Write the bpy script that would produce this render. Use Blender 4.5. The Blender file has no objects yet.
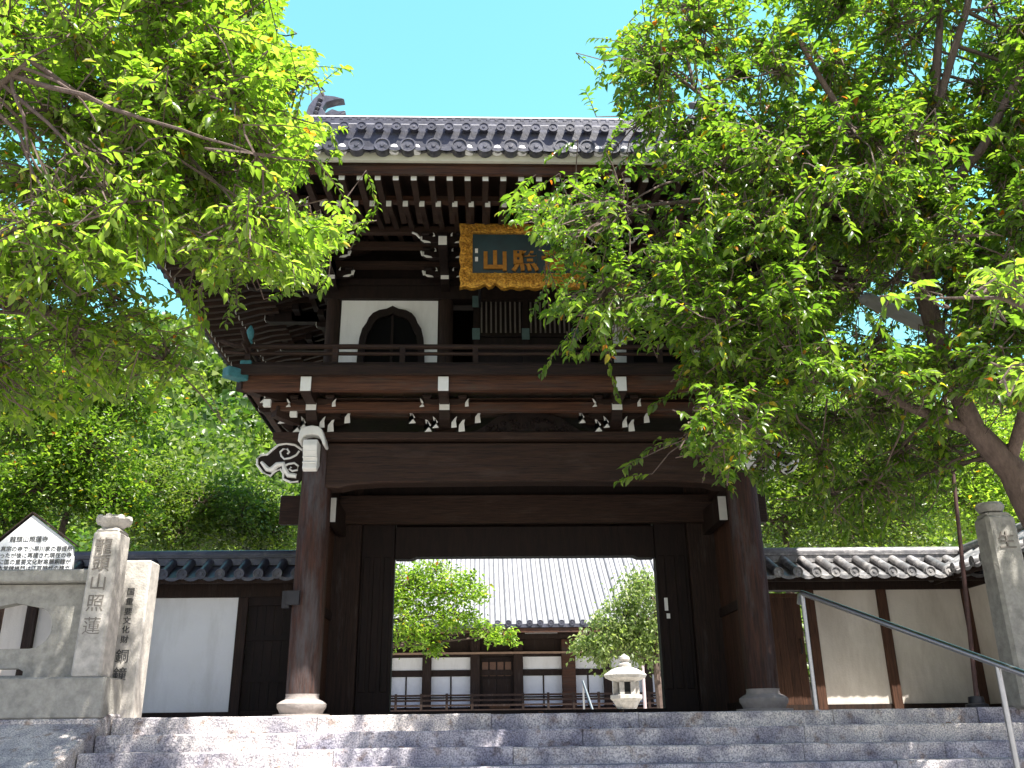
import bpy, bmesh, math, random
import numpy as np
from mathutils import Vector, Matrix, noise
R=math.radians
random.seed(7); rng=np.random.default_rng(11)
C=bpy.context.scene.collection
# ------------------------------------------------------------------ camera
S=1.15
YAW,PITCH,ROLL=0.0369,0.3665,-0.0131
CAM=Vector((-0.5647*S,-10*S,-0.1381*S)); F=902.16
fw=Vector((math.sin(YAW)*math.cos(PITCH),math.cos(YAW)*math.cos(PITCH),math.sin(PITCH)))
r0=Vector((math.cos(YAW),-math.sin(YAW),0)); u0=r0.cross(fw)
rt=math.cos(ROLL)*r0+math.sin(ROLL)*u0; up=-math.sin(ROLL)*r0+math.cos(ROLL)*u0
cd=bpy.data.cameras.new('camera'); cam=bpy.data.objects.new('camera',cd); C.objects.link(cam)
cd.sensor_width=36; cd.lens=36*F/1024; cd.clip_end=2000; cd.clip_start=.1
M3=Matrix((rt,up,-fw)).transposed()
cam.matrix_world=Matrix.Translation(CAM)@M3.to_4x4()
bpy.context.scene.camera=cam
def at(x,y,Y):
    d=fw+rt*((x-512)/F)-up*((y-384)/F); t=(Y-CAM.y)/d.y
    return CAM+d*t
def zat(x,y,Y): return at(x,y,Y).z
def xat(x,y,Y): return at(x,y,Y).x
# ------------------------------------------------------------------ light
sc=bpy.context.scene
SUN_EL,SUN_AZ=R(61),R(142)      # azimuth clockwise from +Y
w=bpy.data.worlds.new('World'); sc.world=w; w.use_nodes=True
nt=w.node_tree; nt.nodes.clear()
sky=nt.nodes.new('ShaderNodeTexSky'); sky.sky_type='NISHITA'; sky.sun_disc=False
sky.sun_elevation=SUN_EL; sky.sun_rotation=SUN_AZ; sky.air_density=1.0; sky.dust_density=.6; sky.ozone_density=1.0
hs=nt.nodes.new('ShaderNodeMix'); hs.data_type='RGBA'; hs.blend_type='MULTIPLY'; hs.inputs['Factor'].default_value=1
tcw=nt.nodes.new('ShaderNodeTexCoord'); dt=nt.nodes.new('ShaderNodeVectorMath'); dt.operation='DOT_PRODUCT'; dt.inputs[1].default_value=(.0,.75,.66)
nt.links.new(tcw.outputs['Generated'],dt.inputs[0])
mrw=nt.nodes.new('ShaderNodeMapRange'); mrw.interpolation_type='SMOOTHSTEP'; mrw.inputs[1].default_value=.55; mrw.inputs[2].default_value=.93
nt.links.new(dt.outputs['Value'],mrw.inputs[0])
tw_=nt.nodes.new('ShaderNodeMix'); tw_.data_type='RGBA'; tw_.inputs['A'].default_value=(1.05,.93,.98,1); tw_.inputs['B'].default_value=(1.5,2.5,1.72,1)
nt.links.new(mrw.outputs[0],tw_.inputs['Factor']); nt.links.new(tw_.outputs['Result'],hs.inputs['B'])
bg=nt.nodes.new('ShaderNodeBackground'); bg.inputs['Strength'].default_value=.086
wo=nt.nodes.new('ShaderNodeOutputWorld')
nt.links.new(sky.outputs[0],hs.inputs['A']); nt.links.new(hs.outputs['Result'],bg.inputs[0]); nt.links.new(bg.outputs[0],wo.inputs[0])
sd=bpy.data.lights.new('sun','SUN'); sd.energy=5.0; sd.angle=R(.55); sd.color=(1,.955,.88)
so=bpy.data.objects.new('sun',sd); C.objects.link(so)
sv=Vector((math.sin(SUN_AZ)*math.cos(SUN_EL),math.cos(SUN_AZ)*math.cos(SUN_EL),math.sin(SUN_EL)))
so.rotation_euler=(-sv).to_track_quat('-Z','Y').to_euler(); so.location=(10,-20,30)
sc.view_settings.view_transform='Standard'; sc.view_settings.look='None'; sc.view_settings.gamma=1
sc.view_settings.exposure=1.5
sc.cycles.max_bounces=7; sc.cycles.transparent_max_bounces=8
# ------------------------------------------------------------------ materials
def mat(name,col,rough=.7,var=.25,scale=6,stretch=(1,1,1),metal=0,bump=.0,bscale=None,col2=None,island=0,spec=.5,detail=6,patch=None,pscale=1.5,pstretch=(1,1,1),pr=(.5,.7)):
    m=bpy.data.materials.new(name); m.use_nodes=True; n=m.node_tree; b=n.nodes['Principled BSDF']
    tc=n.nodes.new('ShaderNodeTexCoord'); mp=n.nodes.new('ShaderNodeMapping'); mp.inputs['Scale'].default_value=stretch
    n.links.new(tc.outputs['Object'],mp.inputs[0])
    nz=n.nodes.new('ShaderNodeTexNoise'); nz.inputs['Scale'].default_value=scale; nz.inputs['Detail'].default_value=detail; nz.inputs['Roughness'].default_value=.65
    n.links.new(mp.outputs[0],nz.inputs[0])
    rp=n.nodes.new('ShaderNodeValToRGB'); e=rp.color_ramp.elements
    c2=col2 if col2 else tuple(c*(1+var) for c in col); c1=tuple(c*(1-var) for c in col) if not col2 else col
    e[0].position=.32; e[0].color=(*c1,1); e[1].position=.68; e[1].color=(*c2,1)
    n.links.new(nz.outputs[0],rp.inputs[0]); out=rp.outputs[0]
    if patch:
        m2=n.nodes.new('ShaderNodeMapping'); m2.inputs['Scale'].default_value=pstretch; n.links.new(tc.outputs['Object'],m2.inputs[0])
        n3=n.nodes.new('ShaderNodeTexNoise'); n3.inputs['Scale'].default_value=pscale; n3.inputs['Detail'].default_value=8; n3.inputs['Roughness'].default_value=.7; n.links.new(m2.outputs[0],n3.inputs[0])
        r3=n.nodes.new('ShaderNodeMapRange'); r3.inputs[1].default_value=pr[0]; r3.inputs[2].default_value=pr[1]; n.links.new(n3.outputs[0],r3.inputs[0])
        x3=n.nodes.new('ShaderNodeMix'); x3.data_type='RGBA'; x3.inputs['B'].default_value=(*patch,1); n.links.new(r3.outputs[0],x3.inputs['Factor']); n.links.new(out,x3.inputs['A']); out=x3.outputs['Result']
    if island:
        g=n.nodes.new('ShaderNodeNewGeometry'); mr=n.nodes.new('ShaderNodeMapRange'); mr.inputs[3].default_value=1-island; mr.inputs[4].default_value=1+island
        n.links.new(g.outputs['Random Per Island'],mr.inputs[0])
        mx=n.nodes.new('ShaderNodeVectorMath'); mx.operation='SCALE'; n.links.new(out,mx.inputs[0]); n.links.new(mr.outputs[0],mx.inputs['Scale']); out=mx.outputs[0]
    n.links.new(out,b.inputs['Base Color']); b.inputs['Roughness'].default_value=rough; b.inputs['Metallic'].default_value=metal
    b.inputs['Specular IOR Level'].default_value=spec
    if bump:
        n2=n.nodes.new('ShaderNodeTexNoise'); n2.inputs['Scale'].default_value=bscale or scale*3; n2.inputs['Detail'].default_value=5
        n.links.new(mp.outputs[0],n2.inputs[0]); bp=n.nodes.new('ShaderNodeBump'); bp.inputs['Strength'].default_value=bump; bp.inputs['Distance'].default_value=.02
        n.links.new(n2.outputs[0],bp.inputs['Height']); n.links.new(bp.outputs[0],b.inputs['Normal'])
    return m
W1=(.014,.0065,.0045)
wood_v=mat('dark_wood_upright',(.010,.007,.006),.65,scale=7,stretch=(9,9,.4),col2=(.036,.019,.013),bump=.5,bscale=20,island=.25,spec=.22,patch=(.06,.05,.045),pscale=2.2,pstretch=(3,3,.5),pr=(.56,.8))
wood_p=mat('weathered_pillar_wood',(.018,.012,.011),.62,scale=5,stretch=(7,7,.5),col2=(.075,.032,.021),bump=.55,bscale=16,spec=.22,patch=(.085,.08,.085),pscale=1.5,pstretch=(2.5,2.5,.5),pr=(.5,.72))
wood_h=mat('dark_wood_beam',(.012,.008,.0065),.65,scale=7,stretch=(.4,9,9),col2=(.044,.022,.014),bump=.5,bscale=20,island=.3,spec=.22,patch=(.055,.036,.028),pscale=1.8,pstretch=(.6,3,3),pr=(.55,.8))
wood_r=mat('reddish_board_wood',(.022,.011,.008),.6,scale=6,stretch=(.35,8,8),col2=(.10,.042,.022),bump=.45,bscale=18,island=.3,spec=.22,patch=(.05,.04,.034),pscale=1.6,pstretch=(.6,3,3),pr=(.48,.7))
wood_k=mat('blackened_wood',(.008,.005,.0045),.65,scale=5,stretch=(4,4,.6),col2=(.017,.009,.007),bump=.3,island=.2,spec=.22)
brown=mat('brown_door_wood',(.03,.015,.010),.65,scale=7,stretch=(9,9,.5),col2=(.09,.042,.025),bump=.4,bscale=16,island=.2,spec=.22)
white=mat('white_paint',(.72,.71,.67),.6,.06,scale=9,bump=.1)
plaster=mat('white_plaster',(.80,.80,.80),.85,.03,scale=2.5,bump=.15,bscale=40,patch=(.60,.59,.57),pscale=1.1,pstretch=(2.2,1,.5),pr=(.5,.85))
beige=mat('beige_plaster',(.66,.61,.55),.9,.07,scale=1.6,bump=.18,bscale=40,patch=(.40,.35,.30),pscale=1.0,pstretch=(2,1,.5),pr=(.46,.8))
cream=mat('cream_eave_board',(.62,.60,.50),.7,.07,scale=4)
tile=mat('grey_roof_tile',(.05,.051,.068),.4,.45,scale=6,bump=.2,island=.3,spec=.6,patch=(.16,.15,.15),pscale=5,pr=(.55,.75))
tile_l=mat('pale_mortar_and_sun_patch',(.75,.74,.74),.8,.08,scale=6)  # ridge mortar, also the sunlight painted as lumps on the eave pans
tile_hall=mat('pale_grey_tile',(.26,.26,.27),.6,.2,scale=3,island=.2,patch=(.30,.30,.29),pscale=3)
tile_gap=mat('dark_tile_gap',(.07,.07,.08),.7,.2)
def granite_mat():
    m=bpy.data.materials.new('granite'); m.use_nodes=True; n=m.node_tree; b=n.nodes['Principled BSDF']; b.inputs['Roughness'].default_value=.8
    tc=n.nodes.new('ShaderNodeTexCoord'); L=n.links.new
    def nz(sc,dt=3):
        q=n.nodes.new('ShaderNodeTexNoise'); q.inputs['Scale'].default_value=sc; q.inputs['Detail'].default_value=dt; L(tc.outputs['Object'],q.inputs[0]); return q.outputs[0]
    def ramp(src,a,b_,p0,p1):
        q=n.nodes.new('ShaderNodeValToRGB'); e=q.color_ramp.elements; e[0].position=p0;e[0].color=(*a,1);e[1].position=p1;e[1].color=(*b_,1); L(src,q.inputs[0]); return q.outputs[0]
    def mix(a,b_,f=1,t='MULTIPLY'):
        q=n.nodes.new('ShaderNodeMix'); q.data_type='RGBA'; q.blend_type=t
        if hasattr(f,'links'): L(f,q.inputs['Factor'])
        else: q.inputs['Factor'].default_value=f
        L(a,q.inputs['A']); L(b_,q.inputs['B']); return q.outputs['Result']
    g=n.nodes.new('ShaderNodeNewGeometry')
    blk=ramp(g.outputs['Random Per Island'],(.46,.45,.49),(.62,.59,.56),.2,.8)
    spk=ramp(nz(75,4),(.45,.45,.48),(1.25,1.22,1.2),.36,.62)
    pat=ramp(nz(3.5,6),(.55,.55,.62),(1.15,1.12,1.08),.38,.6)
    stn=ramp(nz(9,5),(.55,.44,.36),(1,1,1),.30,.44)
    c=mix(mix(mix(blk,spk),pat),stn,.8); L(c,b.inputs['Base Color'])
    bp=n.nodes.new('ShaderNodeBump'); bp.inputs['Strength'].default_value=.7; bp.inputs['Distance'].default_value=.02; L(nz(35,5),bp.inputs['Height']); L(bp.outputs[0],b.inputs['Normal'])
    return m
granite=granite_mat()
granite_o=mat('weathered_granite',(.24,.23,.205),.85,scale=9,col2=(.42,.40,.355),bump=.4,bscale=50)
granite_w=mat('pale_granite',(.34,.32,.29),.8,scale=11,col2=(.58,.54,.49),bump=.3,bscale=50)
base_st=mat('base_stone',(.33,.29,.27),.8,.15,scale=12,bump=.3)
teal=mat('verdigris_bronze',(.035,.15,.165),.6,.3,scale=20)
gold=mat('gilded_carving',(.20,.07,.008),.42,scale=30,col2=(.85,.46,.06),metal=.5,bump=1.0,bscale=45)
goldc=mat('gold_letters',(.42,.18,.025),.5,.25,scale=15,metal=.3)
bluegreen=mat('blue_green_panel',(.003,.024,.031),.5,.3,scale=5)
iron=mat('black_iron',(.03,.03,.035),.5,.2,metal=.5)
rust=mat('rusty_brown_paint',(.085,.040,.034),.55,.3,scale=12)
steel=mat('brushed_steel',(.45,.44,.43),.38,.08,metal=1,scale=20)
lampm=mat('grey_lamp_enamel',(.30,.29,.28),.4,.1,scale=8)
black_ink=mat('black_ink',(.06,.06,.06),.7,.1)
carve=mat('carved_letter',(.19,.17,.15),.9,.2)
signw=mat('sign_white',(.74,.75,.76),.55,.04,scale=3)
paper=mat('paper_notice',(.8,.8,.78),.7,.03)
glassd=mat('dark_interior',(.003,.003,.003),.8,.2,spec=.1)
shoji=mat('white_shoji',(.74,.76,.80),.8,.04)
sand=mat('pale_gravel',(.36,.34,.31),.9,.15,scale=30,bump=.4,bscale=80)
earth=mat('forest_floor',(.05,.055,.025),.95,.3,scale=.8)
bark=mat('brown_bark',(.075,.05,.04),.85,scale=8,stretch=(3,3,1),col2=(.15,.105,.085),bump=.7,bscale=25)
def leafmat(name,ca,cb,cc,yel=.03,tr=.45,rough=.38):
    m=bpy.data.materials.new(name); m.use_nodes=True; n=m.node_tree; n.nodes.clear()
    g=n.nodes.new('ShaderNodeNewGeometry'); rp=n.nodes.new('ShaderNodeValToRGB'); e=rp.color_ramp.elements
    e[0].position=0; e[0].color=(*ca,1); e[1].position=.55; e[1].color=(*cb,1)
    x=e.new(1-yel-.02); x.color=(*cc,1)
    if yel>0:
        x=e.new(1-yel); x.color=(.42,.26,.02,1); x=e.new(1-yel*.25); x.color=(.38,.09,.015,1)
    n.links.new(g.outputs['Random Per Island'],rp.inputs[0])
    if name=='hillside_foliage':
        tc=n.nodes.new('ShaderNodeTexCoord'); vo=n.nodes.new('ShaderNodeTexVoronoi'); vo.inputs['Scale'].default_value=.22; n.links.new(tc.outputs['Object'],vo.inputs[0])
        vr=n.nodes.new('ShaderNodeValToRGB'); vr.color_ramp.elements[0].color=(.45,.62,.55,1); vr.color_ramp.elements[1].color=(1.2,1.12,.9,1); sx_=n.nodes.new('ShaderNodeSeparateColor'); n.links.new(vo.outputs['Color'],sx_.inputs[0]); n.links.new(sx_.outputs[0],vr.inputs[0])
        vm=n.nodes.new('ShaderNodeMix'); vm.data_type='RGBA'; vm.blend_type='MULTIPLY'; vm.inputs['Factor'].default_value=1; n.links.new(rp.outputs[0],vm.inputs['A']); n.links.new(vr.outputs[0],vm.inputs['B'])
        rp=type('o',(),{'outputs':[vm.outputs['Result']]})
    b=n.nodes.new('ShaderNodeBsdfPrincipled'); b.inputs['Roughness'].default_value=rough; b.inputs['Specular IOR Level'].default_value=.5
    t=n.nodes.new('ShaderNodeBsdfTranslucent'); mx=n.nodes.new('ShaderNodeMixShader'); mx.inputs[0].default_value=tr
    gm=n.nodes.new('ShaderNodeMix'); gm.data_type='RGBA'; gm.blend_type='MULTIPLY'; gm.inputs['Factor'].default_value=1; gm.inputs['B'].default_value=(2.05,2.45,1.0,1)
    n.links.new(rp.outputs[0],b.inputs['Base Color']); n.links.new(rp.outputs[0],gm.inputs['A']); n.links.new(gm.outputs['Result'],t.inputs[0])
    o=n.nodes.new('ShaderNodeOutputMaterial'); n.links.new(b.outputs[0],mx.inputs[1]); n.links.new(t.outputs[0],mx.inputs[2]); n.links.new(mx.outputs[0],o.inputs[0])
    return m
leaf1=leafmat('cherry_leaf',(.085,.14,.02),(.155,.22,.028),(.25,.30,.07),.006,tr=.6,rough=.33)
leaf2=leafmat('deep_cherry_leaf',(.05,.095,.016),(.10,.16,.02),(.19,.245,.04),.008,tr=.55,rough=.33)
leaf3=leafmat('broadleaf_green',(.045,.08,.014),(.09,.135,.02),(.17,.20,.04),.0)
leaf4=leafmat('hillside_foliage',(.07,.115,.025),(.125,.175,.04),(.19,.24,.07),.0)
leaf5=leafmat('silvery_green_leaf',(.10,.14,.05),(.18,.22,.09),(.28,.30,.14),.0)
# ------------------------------------------------------------------ mesh helpers
class MB:
    def __init__(s): s.v=[]; s.f=[]; s.m=[]
    def add(s,vs,fs,m=0):
        o=len(s.v); s.v+= [tuple(v) for v in vs]; s.f+=[tuple(i+o for i in f) for f in fs]; s.m+=[m]*len(fs); return s
    def box(s,x0,x1,y0,y1,z0,z1,m=0):
        return s.add([(x0,y0,z0),(x1,y0,z0),(x1,y1,z0),(x0,y1,z0),(x0,y0,z1),(x1,y0,z1),(x1,y1,z1),(x0,y1,z1)],
            [(0,3,2,1),(4,5,6,7),(0,1,5,4),(1,2,6,5),(2,3,7,6),(3,0,4,7)],m)
    def beam(s,a,b,wd,ht,m=0,upv=(0,0,1)):
        a=Vector(a); b=Vector(b); d=(b-a).normalized(); u=Vector(upv); sd=d.cross(u).normalized(); u=sd.cross(d)
        vs=[]
        for p in (a,b):
            for i,j in ((-1,-1),(1,-1),(1,1),(-1,1)): vs.append(p+sd*(i*wd/2)+u*(j*ht/2))
        return s.add(vs,[(0,1,2,3),(7,6,5,4),(0,4,5,1),(1,5,6,2),(2,6,7,3),(3,7,4,0)],m)
    def tube(s,pts,rad,n=8,m=0,cap=True):
        pts=[Vector(p) for p in pts]; k=len(pts)
        if not hasattr(rad,'__len__'): rad=[rad]*k
        vs=[]; ref=Vector((.31,.17,.93))
        for i,p in enumerate(pts):
            d=(pts[min(i+1,k-1)]-pts[max(i-1,0)])
            d=d.normalized() if d.length>1e-9 else Vector((0,0,1))
            if abs(d.dot(ref))>.97: ref=Vector((1,.1,0)).normalized()
            a=d.cross(ref).normalized(); b=d.cross(a)
            for j in range(n):
                t=2*math.pi*j/n; vs.append(p+a*(rad[i]*math.cos(t))+b*(rad[i]*math.sin(t)))
        fs=[(i*n+j,i*n+(j+1)%n,(i+1)*n+(j+1)%n,(i+1)*n+j) for i in range(k-1) for j in range(n)]
        if cap: fs+=[tuple(range(n))[::-1],tuple((k-1)*n+j for j in range(n))]
        return s.add(vs,fs,m)
    def lathe(s,cx,cy,prof,n=24,m=0,rot=0):
        vs=[]; k=len(prof)
        for r_,z in prof:
            for j in range(n):
                t=2*math.pi*j/n+rot; vs.append((cx+r_*math.cos(t),cy+r_*math.sin(t),z))
        fs=[(i*n+j,i*n+(j+1)%n,(i+1)*n+(j+1)%n,(i+1)*n+j) for i in range(k-1) for j in range(n)]
        fs+=[tuple(range(n))[::-1],tuple((k-1)*n+j for j in range(n))]
        return s.add(vs,fs,m)
    def prism(s,poly,y0,y1,m=0,axis='y'):   # poly in (x,z) extruded in y  (or in (y,z) extruded in x)
        n=len(poly)
        if axis=='y': vs=[(a,y0,b) for a,b in poly]+[(a,y1,b) for a,b in poly]
        else: vs=[(y0,a,b) for a,b in poly]+[(y1,a,b) for a,b in poly]
        return s.add(vs,[tuple(range(n)),tuple(range(2*n-1,n-1,-1))]+[(i,n+i,n+(i+1)%n,(i+1)%n) for i in range(n)],m)
    def build(s,name,mats,parent=None,smooth=False,bevel=0,recalc=True,kind=None):
        me=bpy.data.meshes.new(name); me.from_pydata(s.v,[],s.f)
        if not isinstance(mats,(list,tuple)): mats=[mats]
        for m_ in mats: me.materials.append(m_)
        me.polygons.foreach_set('material_index',s.m)
        if recalc:
            bm=bmesh.new(); bm.from_mesh(me); bmesh.ops.recalc_face_normals(bm,faces=bm.faces); bm.to_mesh(me); bm.free()
        if smooth: me.shade_smooth(); me.set_sharp_from_angle(angle=R(38))
        return link(name,me,parent,bevel,kind)
def link(name,me,parent=None,bevel=0,kind=None):
    o=bpy.data.objects.new(name,me); C.objects.link(o)
    if parent:
        o.parent=parent
        if parent.type=='EMPTY': o.matrix_parent_inverse=Matrix.Translation(-parent.location)
    if bevel:
        b=o.modifiers.new('bevel','BEVEL'); b.width=bevel; b.segments=1; b.limit_method='ANGLE'
    if kind: o['kind']=kind
    return o
def thing(name,label,cat,loc=(0,0,0),group=None):
    o=bpy.data.objects.new(name,None); o.empty_display_size=.2; o.location=loc; C.objects.link(o); return tag(o,label,cat,group)
def tag(o,label,cat,group=None):
    o['label']=label; o['category']=cat
    if group: o['group']=group
    return o
def curve_mesh(name,loops,thick,mats,parent,place,bev=0):
    """flat plate with holes from 2D loops, thickness along local z; place: 4x4"""
    cu=bpy.data.curves.new(name,'CURVE'); cu.dimensions='2D'; cu.fill_mode='BOTH'; cu.extrude=thick/2; cu.bevel_depth=bev
    for lp in loops:
        sp=cu.splines.new('POLY'); sp.points.add(len(lp)-1)
        for i,(a,b) in enumerate(lp): sp.points[i].co=(a,b,0,1)
        sp.use_cyclic_u=True
    to=bpy.data.objects.new('tmp',cu); C.objects.link(to); dg=bpy.context.evaluated_depsgraph_get()
    me=bpy.data.meshes.new_from_object(to.evaluated_get(dg)); bpy.data.objects.remove(to)
    me.transform(place); me.name=name; me.materials.clear(); me.materials.append(mats)
    return link(name,me,parent)
FRONT=Matrix(((1,0,0,0),(0,0,-1,0),(0,1,0,0),(0,0,0,1)))   # local x->X, y->Z, z->-Y
def text_mesh(name,items,material,parent,depth=.006):
    """items: (string, centre, size, tilt matrix or None); letters face -Y"""
    v=[];f=[]
    for s_,pos,size,extra in items:
        cu=bpy.data.curves.new('t','FONT'); cu.body=s_; cu.size=size; cu.offset=.012 if size>.3 else 0; cu.align_x='CENTER'; cu.align_y='CENTER'; cu.extrude=depth/2; cu.resolution_u=3
        to=bpy.data.objects.new('t',cu); C.objects.link(to); dg=bpy.context.evaluated_depsgraph_get()
        me=bpy.data.meshes.new_from_object(to.evaluated_get(dg)); bpy.data.objects.remove(to)
        m=Matrix.Translation(Vector(pos))@(extra or Matrix())@FRONT
        o=len(v); v+=[tuple(m@x.co) for x in me.vertices]; f+=[tuple(i+o for i in p.vertices) for p in me.polygons]
    mb=MB(); mb.add(v,f); return mb.build(name,material,parent,recalc=False)
def arc(cx,cz,rx,rz,a0,a1,n=12): return [(cx+rx*math.cos(R(a0+(a1-a0)*i/n)),cz+rz*math.sin(R(a0+(a1-a0)*i/n))) for i in range(n+1)]
# ------------------------------------------------------------------ ground
TOPY=-1.75; RISE=.152; TREAD=.36; NST=11; LOW=-RISE*NST
g=MB(); g.box(-400,400,TOPY+.4,500,-.6,-.004); g.build('ground',sand,kind='structure')
g=MB(); g.box(-400,400,-300,TOPY-.1,LOW-.5,LOW); g.build('lower_path',granite_o,kind='structure')
g=MB(); g.box(-400,-5.9,TOPY-.2,TOPY+.42,LOW,-.01); g.box(7.3,400,TOPY-.2,TOPY+.42,LOW,-.01)
o=g.build('retaining_wall',granite_o); tag(o,'grey stone retaining wall on both sides of the stairs','wall')
st=thing('stone_stairs','broad flight of granite block stairs leading up to the temple gate','stairs',(1,-3,LOW))
for i in range(NST):
    mb=MB(); x=-4.33+ .0; yb=TOPY-TREAD*i; zt=-RISE*i
    random.seed(40+i)
    while x<7.3:
        L=random.uniform(1.3,2.9); x1=min(7.3,x+L)
        if 7.3-x1<.8: x1=7.3
        dz=random.uniform(-.006,.006); dy=random.uniform(-.012,.012)
        nseg=max(3,int((x1-x)/.18)); a=x+.003; b=x1-.003
        # slightly wavering nose
        top=[];bot=[]
        for k in range(nseg+1):
            t=a+(b-a)*k/nseg; wv=.010*noise.noise(Vector((t*2.3,i*3.1,.2))); wz=.007*noise.noise(Vector((t*3.1,i*1.7,5)))
            c=.02 if k in(0,nseg) else 0
            top.append((t,yb+dy+wv+.012,zt+dz+wz)); bot.append((t,yb+dy+wv,zt+dz+wz-.014-c*.3))
        vs=top+bot+[(p[0],p[1]+.004,zt-.30) for p in bot]+[(p[0],yb+TREAD+.07,p[2]) for p in top]
        n=nseg+1; fs=[]
        for k in range(nseg):
            fs+=[(k,k+1,n+k+1,n+k),(n+k,n+k+1,2*n+k+1,2*n+k),(k+1,k,3*n+k,3*n+k+1)]
        fs+=[(0,n,2*n,3*n),(n-1,4*n-1,3*n-1,2*n-1)]
        mb.add(vs,fs); x=x1
    mb.build('step',granite,st,recalc=False)
# landing paving just behind the top step
mb=MB()
for i in range(9):
    mb.box(-4.33+i*1.3+.004,-4.33+(i+1)*1.3-.004,TOPY+TREAD+.075,TOPY+1.2,-.05,.004)
o=mb.build('landing_paving',granite,kind='structure')
# sloping cheek stone left of the stairs
mb=MB(); sl=RISE/TREAD
pr=[(TOPY+.28,.045),(TOPY-.05,.045),(TOPY-TREAD*11,.06-sl*TREAD*10.9),(TOPY-TREAD*11,LOW),(TOPY+.28,LOW)]
mb.prism(pr,-5.75,-4.345,axis='x'); o=mb.build('cheek_stone',granite,bevel=.02); tag(o,'wide sloping granite slab edging the left side of the stairs','kerb')
# ------------------------------------------------------------------ GATE
PX=2.785; MY=1.75; BY=3.5
gate=thing('temple_gate','tall two-storey dark timber temple gate with grey tiled roof above the stairs','gate',(0,1.75,0))
def base(x,y,s=1):
    mb=MB(); mb.lathe(x,y,[(.335*s,-.02),(.335*s,.045),(.25*s,.05),(.265*s,.085),(.29*s,.125),(.292*s,.165),(.25*s,.195),(.205*s,.215),(.195*s,.25),(.2*s,.275)],28)
    return mb.build('base_stone',base_st,gate,smooth=True)
def pillar(x,y,r,z1,m=wood_p,nm='pillar'):
    mb=MB(); mb.lathe(x,y,[(r*1.0,.277),(r*1.02,1.2),(r,2.4),(r*.95,z1)],28); return mb.build(nm,m,gate,smooth=True)
for s in (-1,1):
    base(s*PX,0); pillar(s*PX,0,.198,3.4)
    base(s*PX,BY); pillar(s*PX,BY,.19,3.4)
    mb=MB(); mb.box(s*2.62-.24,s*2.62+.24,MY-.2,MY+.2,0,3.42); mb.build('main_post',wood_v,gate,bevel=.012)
    mb=MB(); x0,x1=sorted((s*1.90,s*2.375)); mb.box(x0,x1,MY-.1,MY+.1,0,3.0)
    for k in range(3): mb.box(x0+.03+k*.15,x0+.13+k*.15,MY-.115,MY-.1,.35,2.2)
    mb.build('door_jamb',wood_k,gate,bevel=.01)
    # open door leaf folded inwards
    mb=MB(); mb.box(s*2.36-.04,s*2.36+.04,MY+.12,MY+1.85,.12,2.28)
    for z in (.3,.95,1.6,2.15): mb.box(*sorted((s*2.315,s*2.27)),MY+.14,MY+1.83,z,z+.1)
    d=mb.build('door_leaf',wood_v,gate)
    for z in (.5,1.2,1.95):
        for y in (.3,.8,1.3): mb=MB(); mb.lathe(s*2.31,MY+.12+y,[(.03,z),(.0,z+.03)],8); mb.build('stud',iron,d)
    # side wall panels of the passage
    mb=MB()
    for k in range(8): mb.box(s*2.80-.03,s*2.80+.03,.23+k*.167,.23+k*.167+.163,.15,2.6)
    mb.build('side_panel',brown,gate)
    mb=MB(); mb.box(s*2.80-.07,s*2.80+.07,.18,MY-.2,.02,.15); mb.box(s*2.80-.07,s*2.80+.07,.18,MY-.2,2.62,2.86); mb.box(s*2.8-.06,s*2.8+.06,.18,MY-.2,1.3,1.42)
    mb.box(s*2.80-.05,s*2.80+.05,MY+.2,BY-.18,.02,2.8)
    mb.build('side_rail',wood_v,gate)
    # tie beam noses with white ends
    x=s*2.66; mb=MB(); mb.box(x-.055,x+.055,.55,1.6,zat(333,522,.55),zat(333,498,.55)); mb.box(x-.055,x+.055,.543,.55,zat(333,522,.55),zat(333,498,.55),1)
    mb.build('tie_beam',[wood_v,white],gate)
mb=MB(); mb.box(-2.83-.26,-2.83-.17,-.13,-.03,zat(307,607,-.2),zat(307,590,-.2)); mb.box(-3.01,-2.86,-.25,-.19,zat(307,605,-.2),zat(307,591,-.2)); mb.build('iron_box',iron,gate)
mb=MB(); x=xat(668,605,MY-.12); z0=zat(668,612,MY-.12); mb.box(x-.05,x+.0,MY-.122,MY-.117,z0+.02,z0+.2); mb.build('paper_notice',paper,gate); mb=MB(); mb.box(x-.03,x+.02,MY-.122,MY-.117,z0-.09,z0-.02); mb.build('paper_notice',paper,gate)
# thresholds / lintels
mb=MB(); mb.box(-1.9,1.9,MY-.09,MY+.09,0,.1); mb.build('threshold',wood_k,gate)
mb=MB(); z=zat(525,556,MY-.13); 
poly=[(-1.89,z-.03),(-1.65,z-.03),(-1.58,z),(1.58,z),(1.65,z-.03),(1.89,z-.03),(1.89,2.64),(-1.89,2.64)]
mb.prism(poly,MY-.13,MY+.1); mb.build('door_lintel',wood_k,gate,bevel=.008)
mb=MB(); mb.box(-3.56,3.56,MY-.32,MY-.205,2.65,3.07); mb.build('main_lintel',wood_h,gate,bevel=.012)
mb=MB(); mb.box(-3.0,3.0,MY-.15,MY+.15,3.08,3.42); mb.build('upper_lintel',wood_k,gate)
mb=MB(); mb.box(-2.75,2.75,BY-.12,BY+.12,2.9,3.4); mb.build('rear_beam',wood_h,gate,bevel=.012)
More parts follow.
